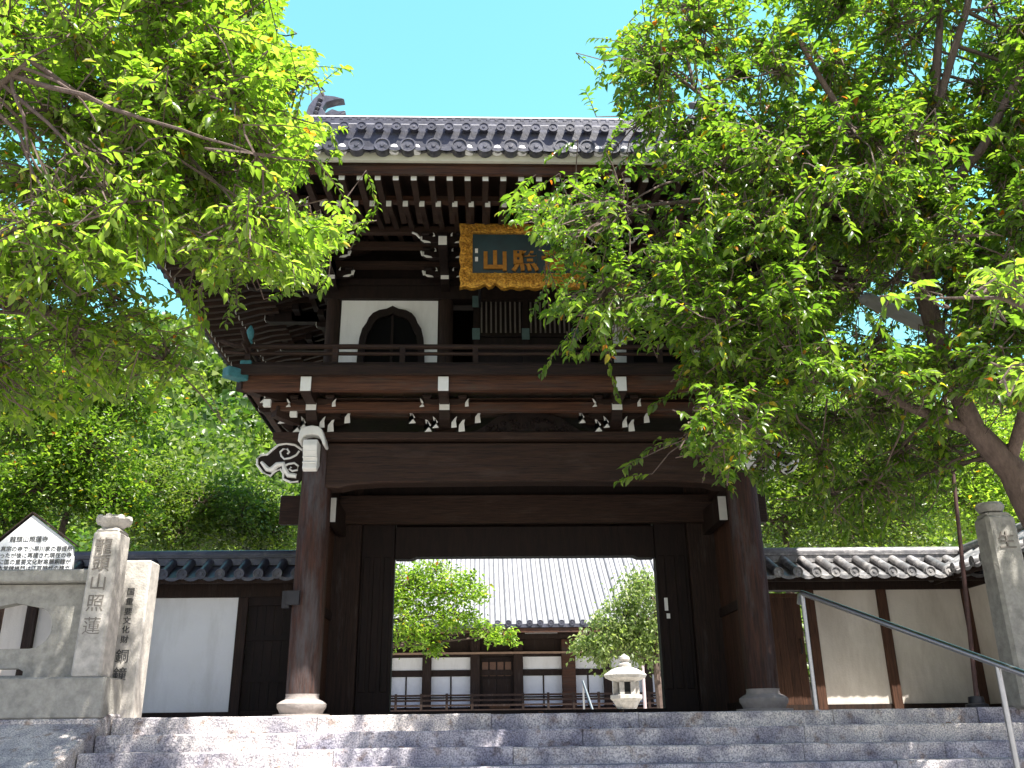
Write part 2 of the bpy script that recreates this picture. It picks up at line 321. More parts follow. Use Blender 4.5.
# front rainbow beam
mb=MB(); zb=2.80; top=[( 2.66,3.38),(-2.66,3.38)]
bot=[(-2.66,zb-.02),(-2.45,zb-.02),(-2.3,zb+.02),(-1.9,zb+.045),(0,zb+.06),(1.9,zb+.045),(2.3,zb+.02),(2.45,zb-.02),(2.66,zb-.02)]
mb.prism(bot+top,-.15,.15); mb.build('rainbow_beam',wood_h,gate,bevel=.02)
mb=MB(); mb.box(-3.35,3.35,-.24,.24,3.40,3.50); mb.box(-3.35,3.35,BY-.24,BY+.24,3.40,3.50)
for s in (-1,1): mb.box(s*2.83-.24,s*2.83+.24,.245,BY-.245,3.401,3.499)
mb.build('plate_beam',wood_h,gate,bevel=.01)
for s in (-1,1):
    mb=MB(); mb.box(s*2.83-.12,s*2.83+.12,.2,BY-.2,2.95,3.38); mb.build('side_beam',wood_h,gate)
# ceiling boards of the passage
mb=MB()
for k in range(18): mb.box(-2.7+k*.3+.004,-2.7+(k+1)*.3-.004,.16,BY-.13,3.52,3.55)
mb.build('ceiling_board',wood_h,gate)
# frog-leg strut
mb=MB(); zc=3.505
pts=[(-1.0,zc),(-.78,zc+.03),(-.62,zc+.12),(-.5,zc+.2),(-.3,zc+.25),(-.12,zc+.30),(.12,zc+.30),(.3,zc+.25),(.5,zc+.2),(.62,zc+.12),(.78,zc+.03),(1.0,zc),(.6,zc),(-.6,zc)]
cx=-.02
pts=[(a*.86+cx,b) for a,b in pts]
mb.prism(pts[:12],-.19,-.12)
random.seed(5)
for k in range(60):
    x=random.uniform(-.55,.55); z=zc+random.uniform(.02,.2*(1-abs(x)/.8)+.02); mb.lathe(cx+x,-.19,[(0,z-.03),(.028,z-.012),(.028,z+.01),(0,z+.03)],6)
mb.build('frog_leg_strut',wood_k,gate)
# bracket sets under the balcony
def nose(mb,x,y0,y1,z0,z1,wd):   # forward arm with curved underside and white end
    h=z1-z0
    prof=[(y1,z0+h*.0),(y0+.25*abs(y1-y0),z0),(y0+.06,z0+h*.12),(y0,z0+h*.35),(y0,z1),(y1,z1)]
    mb.prism(prof,x-wd/2,x+wd/2,0,axis='x'); mb.box(x-wd/2+.004,x+wd/2-.004,y0-.006,y0-.001,z0+h*.36,z1-.004,1)
def block(mb,x,y,z,w,h):
    mb.lathe(x,y,[(w*.52,z),(w*.56,z+h*.3),(w*.72,z+h*.5),(w*.72,z+h)],4,0,rot=R(45))
def tip(mb,x,y,z,s,sz=.05):     # small white pointed arm tip
    mb.prism([(x-sz*.5,z-sz),(x+sz*.5,z-sz*.9),(x+sz*.35*s,z+sz*.4),(x+sz*.55*s,z+sz*1.3),(x+sz*.1*s,z+sz*.9),(x-sz*.45*s,z+sz*.1)],y-.012,y,1)
def lat(mb,x,y,z,L,h=.1,d=.1,trim=True):
    prof=[(x-L,z+h),(x-L,z+h*.35),(x-L+.05,z+.02),(x-L+.11,z),(x+L-.11,z),(x+L-.05,z+.02),(x+L,z+h*.35),(x+L,z+h)]
    mb.prism(prof,y-d/2,y+d/2)
    if trim:
        for s in (-1,1):
            mb.prism([(x+s*(L+.004),z+h*.9),(x+s*(L-.02),z+h*.9),(x+s*(L-.02),z+h*.35),(x+s*(L-.06),z+.03),(x+s*(L-.12),z+.012),(x+s*(L-.14),z-.012),(x+s*(L-.05),z-.01),(x+s*(L+.004),z+h*.3)],y-d/2-.006,y-d/2-.001,1)
zA=zat(443,410,-.5); zA1=zat(443,403,-.5); zB=zat(443,390.5,-.935); zB1=zat(443,376.5,-.935)
for x in (-2.83,-1.12,1.12,2.83):
    mb=MB(); block(mb,x,0,3.505,.30,.13)
    lat(mb,x,0,3.64,.42,.1,.12,False); lat(mb,x,-.22,3.66,.34,.09,.1,False)
    prof=[(-.5,zA1),(-.5,zA),(-.42,3.6),(-.2,3.56),(.1,3.56),(.1,zA1)]
    mb.prism(prof,x-.07,x+.07,0,axis='x'); mb.box(x-.066,x+.066,-.507,-.501,zA+.0,zA1-.002,1)
    for s in (-1,1):
        tip(mb,x+s*.19,-.46,zA1+.03,s,.06); tip(mb,x+s*.22,-.22,3.585,s,.085); block(mb,x+s*.36,0,3.745,.13,.07)
        tip(mb,x+s*.43,-.21,3.70,s,.078)
    block(mb,x,-.42,zA1+.0,.14,.07)
    lat(mb,x,-.44,zA1-.02,.27,.08,.09,False)
    for s in (-1,1):
        block(mb,x+s*.23,-.44,zA1+.055,.11,.06); tip(mb,x+s*.29,-.495,zA1+.0,s,.05); tip(mb,x+s*.12,-.30,3.60,s,.07)
    prof=[(-.93,zB1),(-.93,zB),(-.86,zB-.03),(-.1,zB-.03),(-.1,zB1)]
    mb.prism(prof,x-.062,x+.062,0,axis='x'); mb.box(x-.066,x+.066,-.938,-.931,zB-.004,zB1+.0,1)
    mb.build('bracket',[wood_h,white],gate,bevel=.004)
# side-facing brackets and diagonal corner arms of the balcony
for s in (-1,1):
    for y in (0.02,MY,BY):
        mb=MB(); prof=[(s*2.9,3.56),(s*3.2,3.58),(s*3.3,3.66),(s*3.3,3.80),(s*2.9,3.80)]
        mb.prism(prof,y-.065,y+.065); mb.box(s*3.301-.003,s*3.301+.003,y-.06,y+.06,3.67,3.79,1)
        prof=[(s*2.9,3.84),(s*3.55,3.84),(s*3.62,3.88),(s*3.62,4.0),(s*2.9,4.0)]; mb.prism(prof,y-.06,y+.06); mb.box(s*3.621-.003,s*3.621+.003,y-.055,y+.055,3.88,3.995,1)
        mb.build('bracket',[wood_h,white],gate)
    mb=MB(); mb.beam((s*2.9,-.07,3.63),(s*3.3,-.47,3.70),.12,.14); mb.beam((s*2.9,-.07,3.9),(s*3.68,-.85,3.93),.12,.15)
    for t,z in ((.1,3.68),(.38,3.72)): mb.box(s*(2.96+t)-.045,s*(2.96+t)+.045,-.36-t,-.30-t,z-.04,z+.05,1)
    tip(mb,s*3.42,-.62,3.83,s,.07); tip(mb,s*3.62,-.72,3.86,s,.06)
    mb.build('corner_arm',[wood_h,white],gate)
# long purlins + soffit
zF0,zF1=zat(525,375,-.97),zat(525,364,-.97)
zP=zat(525,413,-.45); zP1=zat(525,404,-.45)
mb=MB(); mb.box(-3.35,3.35,-.48,-.37,zP1-.10,zP1+.02); mb.box(-3.62,3.62,-.89,-.78,zat(443,389.5,-.89),zat(443,375,-.89))
mb.box(-3.35,3.35,-.05,.05,3.78,3.9)
for s in (-1,1): mb.box(s*3.56-.05,s*3.56+.05,-.775,BY+.9,3.9,4.02); mb.box(s*3.25-.05,s*3.25+.05,-.365,BY+.4,3.79,3.88)
mb.build('balcony_purlin',wood_r,gate,bevel=.008)
mb=MB()
for k in range(26):
    mb.box(-3.6+k*.277+.003,-3.6+(k+1)*.277-.003,-.775,.35,zF0-.035,zF0-.005)
for k in range(5): mb.box(-3.3,3.3,-.36-.0+k*.08-.06,-.36+k*.08+.014,3.88+.005*k,3.9+.005*k)
for s in (-1,1):
    for k in range(14): mb.box(*sorted((s*2.9,s*3.5)),.36+k*.29,.36+(k+1)*.29-.006,4.03,4.055)
mb.build('soffit_board',wood_r,gate)
mb=MB(); mb.box(-3.68,3.68,-.97,.35,zF0+.02,zF1)
for s in (-1,1): mb.box(*sorted((s*2.86,s*3.68)),.352,BY+1,zF0+.02,zF1)
mb.box(-2.85,2.85,.352,BY+1,zF0+.02,zF1-.003)
mb.box(-3.74,3.74,-.995,-.972,zF0,zF1-.02)
for s in (-1,1): mb.box(s*3.74-.012,s*3.74+.012,-.971,BY+1,zF0,zF1-.02)
mb.build('balcony_floor',wood_h,gate,bevel=.006)
for s in (-1,1):
    mb=MB(); mb.beam((s*3.60,-.86,zF0+.01),(s*3.80,-1.06,zF0+.01),.15,.13); mb.build('bronze_fitting',teal,gate,bevel=.01)
    mb=MB(); mb.box(s*3.6-.07,s*3.6+.07,-.93,-.8,zF1+.003,zF1+.07); mb.build('bronze_fitting',teal,gate,bevel=.01)
# railing
rail=MB(); YR=-.85
zr=[zat(525,347,YR),zat(525,354,YR),zat(525,361,YR)]
for s in (0,):
    rail.tube([(-3.95,YR,zr[0]+.08),(-3.78,YR,zr[0]+.015),(-3.6,YR,zr[0]),(3.6,YR,zr[0]),(3.78,YR,zr[0]+.015),(3.95,YR,zr[0]+.08)],.034,8)
    rail.tube([(-3.9,YR,zr[1]+.03),(-3.6,YR,zr[1]),(3.6,YR,zr[1]),(3.9,YR,zr[1]+.03)],.024,6)
rail.box(-3.6,3.6,YR-.04,YR+.04,zF1+.002,zF1+.055)
for s in (-1,1):
    X=s*3.6
    rail.tube([(X,-1.2,zr[0]+.08),(X,-1.02,zr[0]+.02),(X,-.8,zr[0]+.003),(X,BY+.9,zr[0]+.003)],.033,8)
    rail.tube([(X,-1.15,zr[1]+.03),(X,-.8,zr[1]+.002),(X,BY+.9,zr[1]+.002)],.024,6); rail.box(X-.04,X+.04,YR+.05,BY+.9,zF1+.002,zF1+.055)
    for k in range(5): rail.box(X-.03,X+.03,-.1+k*.95,-.04+k*.95,zF1,zr[0]-.02)
for x in (-3.6,-2.5,-1.65,-.72,.72,1.65,2.5,3.6): rail.box(x-.034,x+.034,YR-.03,YR+.03,zF1,zr[0]-.015)
ra=rail.build('railing',wood_h,gate)
for s in (-1,1):
    mb=MB(); mb.lathe(s*3.6,YR,[(.04,zr[0]+.03),(.045,zr[0]+.06),(.03,zr[0]+.10),(.05,zr[0]+.15),(.045,zr[0]+.22),(.012,zr[0]+.29)],12); mb.build('post_cap',teal,ra,smooth=True)
# upper storey
UY=.575; zU=zF1
def zu(y): return zat(525,y,UY)
zT=zu(303); zLow=zU+.02
for x in (-2.80,-1.17,1.17,2.80):
    mb=MB(); mb.lathe(x,UY,[(.115,zU),(.115,6.5)],20); mb.build('upper_column',wood_v,gate,smooth=True)
mb=MB(); mb.box(-2.95,2.95,UY-.13,UY+.1,zT+.003,zu(290)); mb.box(-2.95,2.95,UY-.12,UY+.1,zU,zU+.14)
mb.box(-3.05,3.05,UY-.16,UY+.16,zu(291)+.02,zu(284)); mb.box(-2.9,2.9,UY-.05,UY+.05,zu(284),6.75)
for s in (-1,1):
    mb.box(s*2.8-.1,s*2.8+.1,UY,BY-UY,zT,zu(290)); mb.box(s*2.8-.04,s*2.8+.04,UY+.1,BY-UY,zU,6.75)
mb.box(-2.8,2.8,BY-UY-.05,BY-UY+.05,zU,6.75)
mb.build('upper_wall',wood_k,gate,bevel=.005)
def katomado(cx,w0,w1,z0,z1,n=10):
    h=z1-z0
    L=[(-w1,0),(-w1*.97,h*.3),(-w0*.98,h*.5),(-w0*.95,h*.62),(-w0*.88,h*.73),(-w0*.76,h*.80),(-w0*.70,h*.86),(-w0*.58,h*.915),(-w0*.40,h*.95),(-w0*.18,h*.965),(0,h)]
    P=L+[(-a,b) for a,b in L[-2::-1]]
    return [(cx+a,z0+b) for a,b in P]
wcx=-1.985+.0; 
for s in (-1,1):
    x0,x1=-2.69,-1.28; cxw=xat(391.5,350,UY-.04)
    zt=zu(309.5)
    K=katomado(cxw,.485,.50,zLow+.13,zt); Kin=katomado(cxw,.39,.40,zLow+.14,zt-.12)
    outer=[(x0,zLow+.12),(x1,zLow+.12),(x1,zT),(x0,zT)]
    Kp=[(a,b) for a,b in K]
    # plaster around window: one polygon
    pl=[(x0,zLow+.12)]+[(K[0][0],zLow+.12)]+K[1:-1]+[(K[-1][0],zLow+.12),(x1,zLow+.12),(x1,zT),(x0,zT)]
    T=Matrix.Translation((0,UY-.05,0))@FRONT
    if s>0: T=Matrix.Diagonal((-1,1,1,1))@T
    curve_mesh('plaster_panel',[pl],.02,plaster,gate,T)
    T2=Matrix.Translation((0,UY-.085,0))@FRONT
    if s>0: T2=Matrix.Diagonal((-1,1,1,1))@T2
    fr=curve_mesh('window_frame',[K+[(K[0][0],K[0][1])][:0],Kin],.06,wood_k,gate,T2)
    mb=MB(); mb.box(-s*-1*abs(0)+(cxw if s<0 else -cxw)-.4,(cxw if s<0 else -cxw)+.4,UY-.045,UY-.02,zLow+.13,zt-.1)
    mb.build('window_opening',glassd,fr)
    mb=MB(); c0=(cxw if s<0 else -cxw)
    mb.box(c0-.018,c0+.018,UY-.06,UY-.046,zLow+.14,zt-.13); mb.build('window_bar',wood_k,fr)
# centre bay: lattice doors
dr=MB(); dr.box(-.74,.74,UY-.07,UY-.052,zU+.13,zT-.02); dr.box(-.76,-.68,UY-.12,UY-.075,zU+.13,zT); dr.box(.68,.76,UY-.12,UY-.075,zU+.13,zT); dr.box(-.04,.04,UY-.12,UY-.075,zU+.13,zT)
zl0,zl1=zu(336),zu(305)
dr.box(-.68,.68,UY-.11,UY-.075,zl0-.06,zl0); dr.box(-.68,.68,UY-.11,UY-.075,zl1,zl1+.05)
o=dr.build('door_panel',wood_k,gate)
mb=MB()
for a,b in ((-.64,-.08),(.08,.64)):
    for k in range(9): x=a+(b-a)*k/8; mb.box(x-.012,x+.012,UY-.105,UY-.08,zl0,zl1)
hp=mat('green_grey_metal',(.07,.12,.12),.6,.2,scale=15)
mb.build('lattice',mat('grey_lattice_wood',(.12,.10,.09),.7,.2),o)
for x in (-.72,.0,.72):
    for (a,b) in ((300,311),(332,343)):
        if x==0 and a==300: continue
        mb=MB(); mb.box(x-.055,x+.055,UY-.132,UY-.121,zu(b),zu(a)); mb.build('hinge_plate',hp,o)
# eave brackets of the upper storey
tiers=[(275,.10),(255.5,-.30),(240.5,-.72)]
for x in (-2.80,-1.17,0.0,1.17,2.80):
    if x==0: continue
    mb=MB()
    for i,(py,Y) in enumerate(tiers):
        zz=zat(445,py,Y); 
        prof=[(Y,zz+.07),(Y,zz-.07),(Y+.08,zz-.10),(UY,zz-.10),(UY,zz+.07)]
        mb.prism(prof,x-.06,x+.06,0,axis='x'); mb.box(x-.058,x+.058,Y-.007,Y-.001,zz-.068,zz+.068,1)
        lat(mb,x,Y+.10,zz+.0,.30+.0*i,.10,.10); block(mb,x,Y+.10,zz+.075,.15,.07)
        for s in (-1,1):
            block(mb,x+s*.24,Y+.10,zz+.10,.12,.06); tip(mb,x+s*.12,Y+.02,zz+.10,s,.025)
            mb.tube([(x+s*.31,Y+.045,zz+.06),(x+s*.36,Y+.04,zz+.12),(x+s*.42,Y+.03,zz+.14)] if i==2 else [(x+s*.30,Y+.045,zz+.02),(x+s*.32,Y+.04,zz+.09)],.016,5,1)
    mb.build('eave_bracket',[wood_k,white],gate,bevel=.003)
mb=MB()
for py,Y in tiers:
    zz=zat(445,py,Y); mb.box(-3.2+Y*.6,3.2-Y*.6,Y+.055,Y+.15,zz+.16,zz+.25)
    for s in (-1,1): mb.box(*sorted((s*(3.0-Y*.9),s*(3.09-Y*.9))),Y+.16,BY+.4-Y,zz+.16,zz+.25)
mb.build('eave_purlin',wood_h,gate)
for s in (-1,1):
    for y in (UY,MY,BY-UY):
        mb=MB()
        for i,(py,Y) in enumerate(tiers):
            zz=zat(445,py,Y); X=s*(2.8+UY-Y)
            prof=[(X,zz+.07),(X,zz-.07),(X-s*.08,zz-.1),(s*2.8,zz-.1),(s*2.8,zz+.07)]
            mb.prism(prof,y-.06,y+.06,0); mb.box(X-.004+s*.004,X+.004+s*.004,y-.055,y+.055,zz-.065,zz+.065,1)
            mb.box(X-s*.1-.05,X-s*.1+.05,y-.3,y+.3,zz,zz+.1)
        mb.build('eave_bracket',[wood_k,white],gate)
    mb=MB()
    for i,(py,Y) in enumerate(tiers):
        zz=zat(445,py,Y); d=UY-Y; mb.beam((s*2.8,UY,zz-.01),(s*(2.8+d*1.0),UY-d*1.0,zz-.01),.13,.15)
        a=Vector((s*(2.8+d),UY-d,zz)); dd=Vector((s*.707,-.707,0)); mb.beam(a+dd*.001,a+dd*.01,.12,.14,1)
    mb.build('corner_arm',[wood_k,white],gate)
# cloud-shaped nosings (black board with white scroll rim) and the white elephant noses
def cloud(s):
    cx,cz,Y=0,0,0
    def w2(px,py):
        p=at(px,py,-.02); return (p.x,p.z)
    # outline traced in pixels around the left pillar, mirrored for the right
    out=[(303,451),(296,446),(287,444.5),(279,446),(273,451),(268,455.5),(262,456),(258,460),(258,466),(263,473),(271,477),(276,472),(281,470),(284,474),(284,480),(291,483),(299,482.5),(303,478)]
    o=[w2(*p) for p in out]
    T=Matrix.Translation((0,-.02,0))@FRONT
    if s>0: T=Matrix.Diagonal((-1,1,1,1))@T
    a=curve_mesh('cloud_nosing',[o],.07,wood_k,gate,T)
    mb=MB(); Yf=-.065
    def W(px,py): q=w2(px,py); return (-s*q[0],Yf,q[1])
    mb.tube([W(*p) for p in out[:-1]],.016,6)
    mb.tube([W(*p) for p in [(300,452),(297,456),(291,459),(285,460),(282,457),(281,453),(284,450),(288,450),(290,453),(288,455)]],.014,6)
    mb.tube([W(*p) for p in [(285,467),(289,465),(295,464),(299,467),(298,471),(293,472),(290,470),(292,468)]],.014,6)
    mb.tube([W(*p) for p in [(262,463),(268,470),(272,471),(278,466),(284,465),(285,470),(289,476),(297,477)]],[.02,.035,.04,.04,.035,.035,.035,.03],6)
    mb.build('white_scroll',white,a,smooth=True)
for s in (-1,1): cloud(s)
for s in (-1,1):
    X=s*2.82; Y=-.40
    def z_(py): return zat(313,py,Y)
    mb=MB()
    top=[(-.17,z_(441)),(-.165,z_(434)),(-.145,z_(428)),(-.08,z_(426)),(.0,z_(425)),(.08,z_(426)),(.13,z_(429)),(.165,z_(436)),(.19,z_(444)),(.155,z_(445)),(.13,z_(440)),(.09,z_(435)),(0,z_(434)),(-.09,z_(435)),(-.125,z_(439)),(-.14,z_(442))]
    mb.prism([(X+a,b) for a,b in top],Y,Y+.25)
    mb.build('white_saddle',white,gate,bevel=.012)
    prof=[(Y-.03,z_(440)),(Y-.05,z_(446)),(Y-.02,z_(453)),(Y+.03,z_(460)),(Y+.01,z_(468)),(Y+.08,z_(470)),(Y+.25,z_(460)),(Y+.28,z_(440))]
    mb=MB(); mb.prism(prof,X-.09,X+.09,axis='x')
    for k,py in enumerate((446,452,458,463)): mb.box(X-.093,X+.093,Y-.045+k*.012,Y-.03+k*.012,z_(py),z_(py)+.02)
    mb.build('elephant_nose',white,gate,bevel=.01)
    mb=MB(); mb.box(X-.1,X+.1,Y+.2,-.15,3.1,3.38); mb.build('nose_arm',wood_h,gate)
# ------------------------------------------------------------------ roof
EX,EY,RY=5.3,-2.62,1.75; GX=3.6
def lift(t,m): # corner lift, t=|coordinate|, m=half length
    q=max(0,(t-m*.5)/(m*.5)); return .42*q**2.2
RZ0=zat(443,144.7,-2.65)-.045
def rz(s): return RZ0+.50*s+.0475*s*s
def eave_lift(X,Y):
    sx=EX-abs(X); sy=(RY-EY)-abs(Y-RY)
    if sy<=sx: return lift(abs(X),EX)*max(0,1-sy/3.5)
    return lift(abs(Y-RY),RY-EY)*max(0,1-sx/3.5)
roof=MB(); SP=.30
def col(front,u):
    """returns list of points for a tile course at lateral u; front: +1 front,-1 back, 2 right,-2 left"""
    pts=[]
    if abs(front)==1:
        smax=(RY-EY) if abs(u)<GX else EX-abs(u)
        n=max(2,int(smax/.35))
        for i in range(n+1):
            s=smax*i/n; Y=EY+s if front==1 else 2*RY-EY-s; pts.append(Vector((u,Y,rz(s)+eave_lift(u,Y))))
    else:
        hy=(RY-EY)-abs(u); smax=min(EX-GX+.35,hy); n=max(2,int(smax/.35))
        for i in range(n+1):
            s=smax*i/n; X=(EX-s)*(1 if front==2 else -1); pts.append(Vector((X,RY+u,rz(s)+eave_lift(X,RY+u))))
    return pts
def slope(front,half):
    n=int(half/SP); us=[k*SP for k in range(-n,n+1)]
    prev=None
    lat=Vector((1,0,0)) if abs(front)==1 else Vector((0,1,0))
    for u in us:
        if abs(abs(front)-1)<.1:
            pass
        p=col(front,u)
        if (p[0]-p[-1]).length<.25: continue
        # round cover tile
        nrm=Vector((0,0,1)); ring=[]
        vs=[]; m=6
        for q in p:
            for j in range(m+1):
                a=math.pi*j/m; vs.append(q+lat*(.078*math.cos(a))+Vector((0,0,.02+.088*math.sin(a))))
        k=m+1; fs=[(i*k+j,i*k+j+1,(i+1)*k+j+1,(i+1)*k+j) for i in range(len(p)-1) for j in range(m)]
        roof.add(vs,fs,0)
    # pan surface between
    for a_,b_ in zip(us[:-1],us[1:]):
        pa=col(front,a_); pb=col(front,b_); n_=min(len(pa),len(pb))
        pm=[(x+y)/2-Vector((0,0,.045)) for x,y in zip(pa,pb)]
        vs=[]
        for i in range(n_): vs+=[pa[i]+Vector((0,0,.02)),pm[i],pb[i]+Vector((0,0,.02))]
        fs=[]
        for i in range(n_-1): fs+=[(i*3,i*3+1,i*3+4,i*3+3),(i*3+1,i*3+2,i*3+5,i*3+4)]
        roof.add(vs,fs,0)
        # stepped tile laps
slope(1,EX-.1); slope(-1,EX-.1); slope(2,RY-EY-.1); slope(-2,RY-EY-.1)
# gable ends
for s in (-1,1):
    pts=[(RY-2.9,rz(1.45)),(RY+2.9,rz(1.45)),(RY,rz(RY-EY))]
    roof.prism(pts,s*(GX-.28),s*(GX-.2),2,axis='x')
rf=roof.build('roof',[tile,tile_l,wood_k],gate,recalc=False,smooth=True)
# underside deck + eave boards
mb=MB()
N=40
def deck(front,half):
    us=[-half+2*half*k/N for k in range(N+1)]
    for a_,b_ in zip(us[:-1],us[1:]):
        qa=col(front,a_);qb=col(front,b_)
        for k in range(1):
            ofs={1:Vector((0,.16,-.11)),-1:Vector((0,-.16,-.11)),2:Vector((-.16,0,-.11)),-2:Vector((.16,0,-.11))}[front]; pa0,pb0=qa[0]+ofs,qb[0]+ofs
            def inn(u,p0):
                d=min(3.1,(EX-abs(u)) if abs(front)==1 else (RY-EY-abs(u)))
                return Vector((p0.x,p0.y+d*front,p0.z+.31*d-0.5*(p0.z-6.16)*min(1,d/2))) if abs(front)==1 else Vector((p0.x-d*(1 if front==2 else -1),p0.y,p0.z+.31*d-0.5*(p0.z-6.16)*min(1,d/2)))
            mb.add([pa0,pb0,inn(b_,pb0),inn(a_,pa0)],[(0,1,2,3)])
for fr_,h in ((1,EX),(-1,EX),(2,RY-EY),(-2,RY-EY)): deck(fr_,h-.001)
mb.build('roof_deck',wood_h,gate,recalc=False)
mb=MB()
def eband(off,z0,z1,m):
    def pt(t,side):
        if side==0: return (t*(EX-off),EY+off)
        if side==1: return (EX-off,RY+t*(RY-EY-off))
        if side==2: return (-t*(EX-off),2*RY-EY-off)
        return (-(EX-off),RY-t*(RY-EY-off))
    for side in range(4):
        ts=[-1+2*k/24 for k in range(25)]
        for a_,b_ in zip(ts[:-1],ts[1:]):
            A=pt(a_,side);B=pt(b_,side); n=(0,1) if side==0 else (-1,0) if side==1 else (0,-1) if side==2 else (1,0); th=.05
            la=lift(abs(a_)*(EX if side%2==0 else RY-EY),EX if side%2==0 else RY-EY); lb=lift(abs(b_)*(EX if side%2==0 else RY-EY),EX if side%2==0 else RY-EY)
            vs=[(A[0],A[1],z0+la),(B[0],B[1],z0+lb),(B[0],B[1],z1+lb),(A[0],A[1],z1+la)]
            vs+=[(x+n[0]*th,y+n[1]*th,z) for x,y,z in vs]
            mb.add(vs,[(0,1,2,3),(4,7,6,5),(0,4,5,1),(3,2,6,7)],m)
c0,c1=zat(470,161,EY+.10),zat(470,149.5,EY+.10)
eband(.10,c0,c1,0); eband(.17,zat(470,174,EY+.17),c0+.02,1)
mb.build('eave_board',[cream,wood_r],gate,recalc=False)
# eave tile ends
mb=MB(); zc=zat(443,144,EY-.02)
def disc(mb,c,n,r,th,m=0,seg=16):
    n=Vector(n).normalized(); a=Vector((0,0,1)).cross(n).normalized(); b=n.cross(a)
    prof=[(r,-th),(r,0),(r*.82,.0),(r*.78,-.012),(r*.3,-.012),(r*.25,-.002),(0.001,-.002)]
    vs=[];k=len(prof)
    for rr,h in prof:
        for j in range(seg):
            t=2*math.pi*j/seg; vs.append(Vector(c)+a*(rr*math.cos(t))+b*(rr*math.sin(t))+n*h)
    mb.add(vs,[(i*seg+j,i*seg+(j+1)%seg,(i+1)*seg+(j+1)%seg,(i+1)*seg+j) for i in range(k-1) for j in range(seg)],m)
def eaves(front,half):
    n=int(half/SP)
    lat_=Vector((1,0,0)) if abs(front)==1 else Vector((0,1,0))
    out={1:Vector((0,-1,0)),-1:Vector((0,1,0)),2:Vector((1,0,0)),-2:Vector((-1,0,0))}[front]
    for k in range(-n,n+1):
        p=col(front,k*SP)[0]; c=p+out*.03; c.z=p.z+.045
        disc(mb,c,out,.094,.12)
        if k<n:   # hanging crescent of the pan tile
            q=col(front,k*SP+SP*.5)[0]+out*.0; vs=[];m=8
            for j in range(m+1):
                t=-1+2*j/m; dx=t*.145; zt=-.0-.05*(1-t*t)+.065; zb=zt-.045
                vs+=[q+lat_*dx+Vector((0,0,zt))+out*.02,q+lat_*dx+Vector((0,0,zb))+out*.02,q+lat_*dx+Vector((0,0,zt))-out*.2]
            fs=[]
            for j in range(m): fs+=[(j*3,j*3+1,j*3+4,j*3+3),(j*3,j*3+3,j*3+5,j*3+2)]
            mb.add(vs,fs)
for fr_,h in ((1,EX-.1),(-1,EX-.1),(2,RY-EY-.1),(-2,RY-EY-.1)): eaves(fr_,h)
rl=random.Random(3)
for k in range(-16,16):  # pale lumps paint sun patches on the pan tiles between the discs
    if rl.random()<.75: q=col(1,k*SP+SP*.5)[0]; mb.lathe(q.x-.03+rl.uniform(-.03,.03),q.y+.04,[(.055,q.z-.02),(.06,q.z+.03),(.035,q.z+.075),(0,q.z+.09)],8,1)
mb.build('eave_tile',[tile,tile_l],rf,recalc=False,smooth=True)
# ridges
zr0=rz(RY-EY)-.12
zTop=zat(470,111,RY-.2); zRow=zat(470,128,RY-.25)
mb=MB(); mb.box(-GX,GX,RY-.20,RY+.20,zr0,zRow+.10)
hh=(zTop-.10)-(zRow+.12)
for k in range(3): mb.box(-GX,GX,RY-.17+.01*k,RY+.17-.01*k,zRow+.105+hh*k/3,zRow+.105+hh*(k+.85)/3,0)
mb.box(-GX-.02,GX+.02,RY-.175,RY+.175,zRow+.10,zRow+.125,1)
mb.box(-GX-.02,GX+.02,RY-.16,RY+.16,zTop-.115,zTop-.09,1)
mb.tube([(-GX-.05,RY,zTop-.07),(GX+.05,RY,zTop-.07)],.075,12,1)
n=int(GX/.15)
for k in range(-n,n+1):
    x=k*.15
    mb.tube([(x,RY-.165,zRow+.16),(x,RY+.1,zRow+.16)],.04,8,0); mb.tube([(x+.075,RY-.16,zTop-.145),(x+.075,RY+.1,zTop-.145)],.03,8,0)
for k in range(-12,13):
    for s_ in (-1,): disc(mb,(k*.3,RY-.30,zRow),(0,-1,0),.085,.25)
    disc(mb,(k*.3,RY+.30,zRow),(0,1,0),.085,.25)
    if k<12:
        q=Vector((k*.3+.15,RY-.27,zRow+.0)); vs=[]
        for j in range(9):
            t=-1+2*j/8; vs+=[q+Vector((t*.14,0,-.04*(1-t*t))),q+Vector((t*.14,0,-.04*(1-t*t)-.05))]
        mb.add(vs,[(j*2,j*2+1,j*2+3,j*2+2) for j in range(8)])
mb.build('ridge',[tile,tile_l],rf,recalc=True,smooth=True)
for s in (-1,1):
    for fb in (1,-1):
        mb=MB(); Yc=EY if fb==1 else 2*RY-EY
        pts=[]
        for i in range(9):
            d=.15+ (EX-GX+.25)*i/8; Y=Yc+d*fb; X=s*(EX-d); pts.append((X,Y,rz(d)+eave_lift(X,Y)+.12))
        mb.tube(pts,.13,10); mb.tube([(p[0],p[1],p[2]+.16) for p in pts],.075,8)
        # descending ridge along the gable
        pts=[]
        for i in range(9):
            d=1.2+(RY-EY-1.2)*i/8; Y=Yc+d*fb; pts.append((s*(GX-.1),Y,rz(d)+.12))
        mb.tube(pts,.13,10)
        mb.lathe(s*(EX-.22),Yc+.22*fb,[(.16,rz(.2)+.42),(.17,rz(.2)+.62),(.1,rz(.2)+.75),(.02,rz(.2)+.8)],10)
        mb.build('hip_ridge',tile,rf,smooth=True)
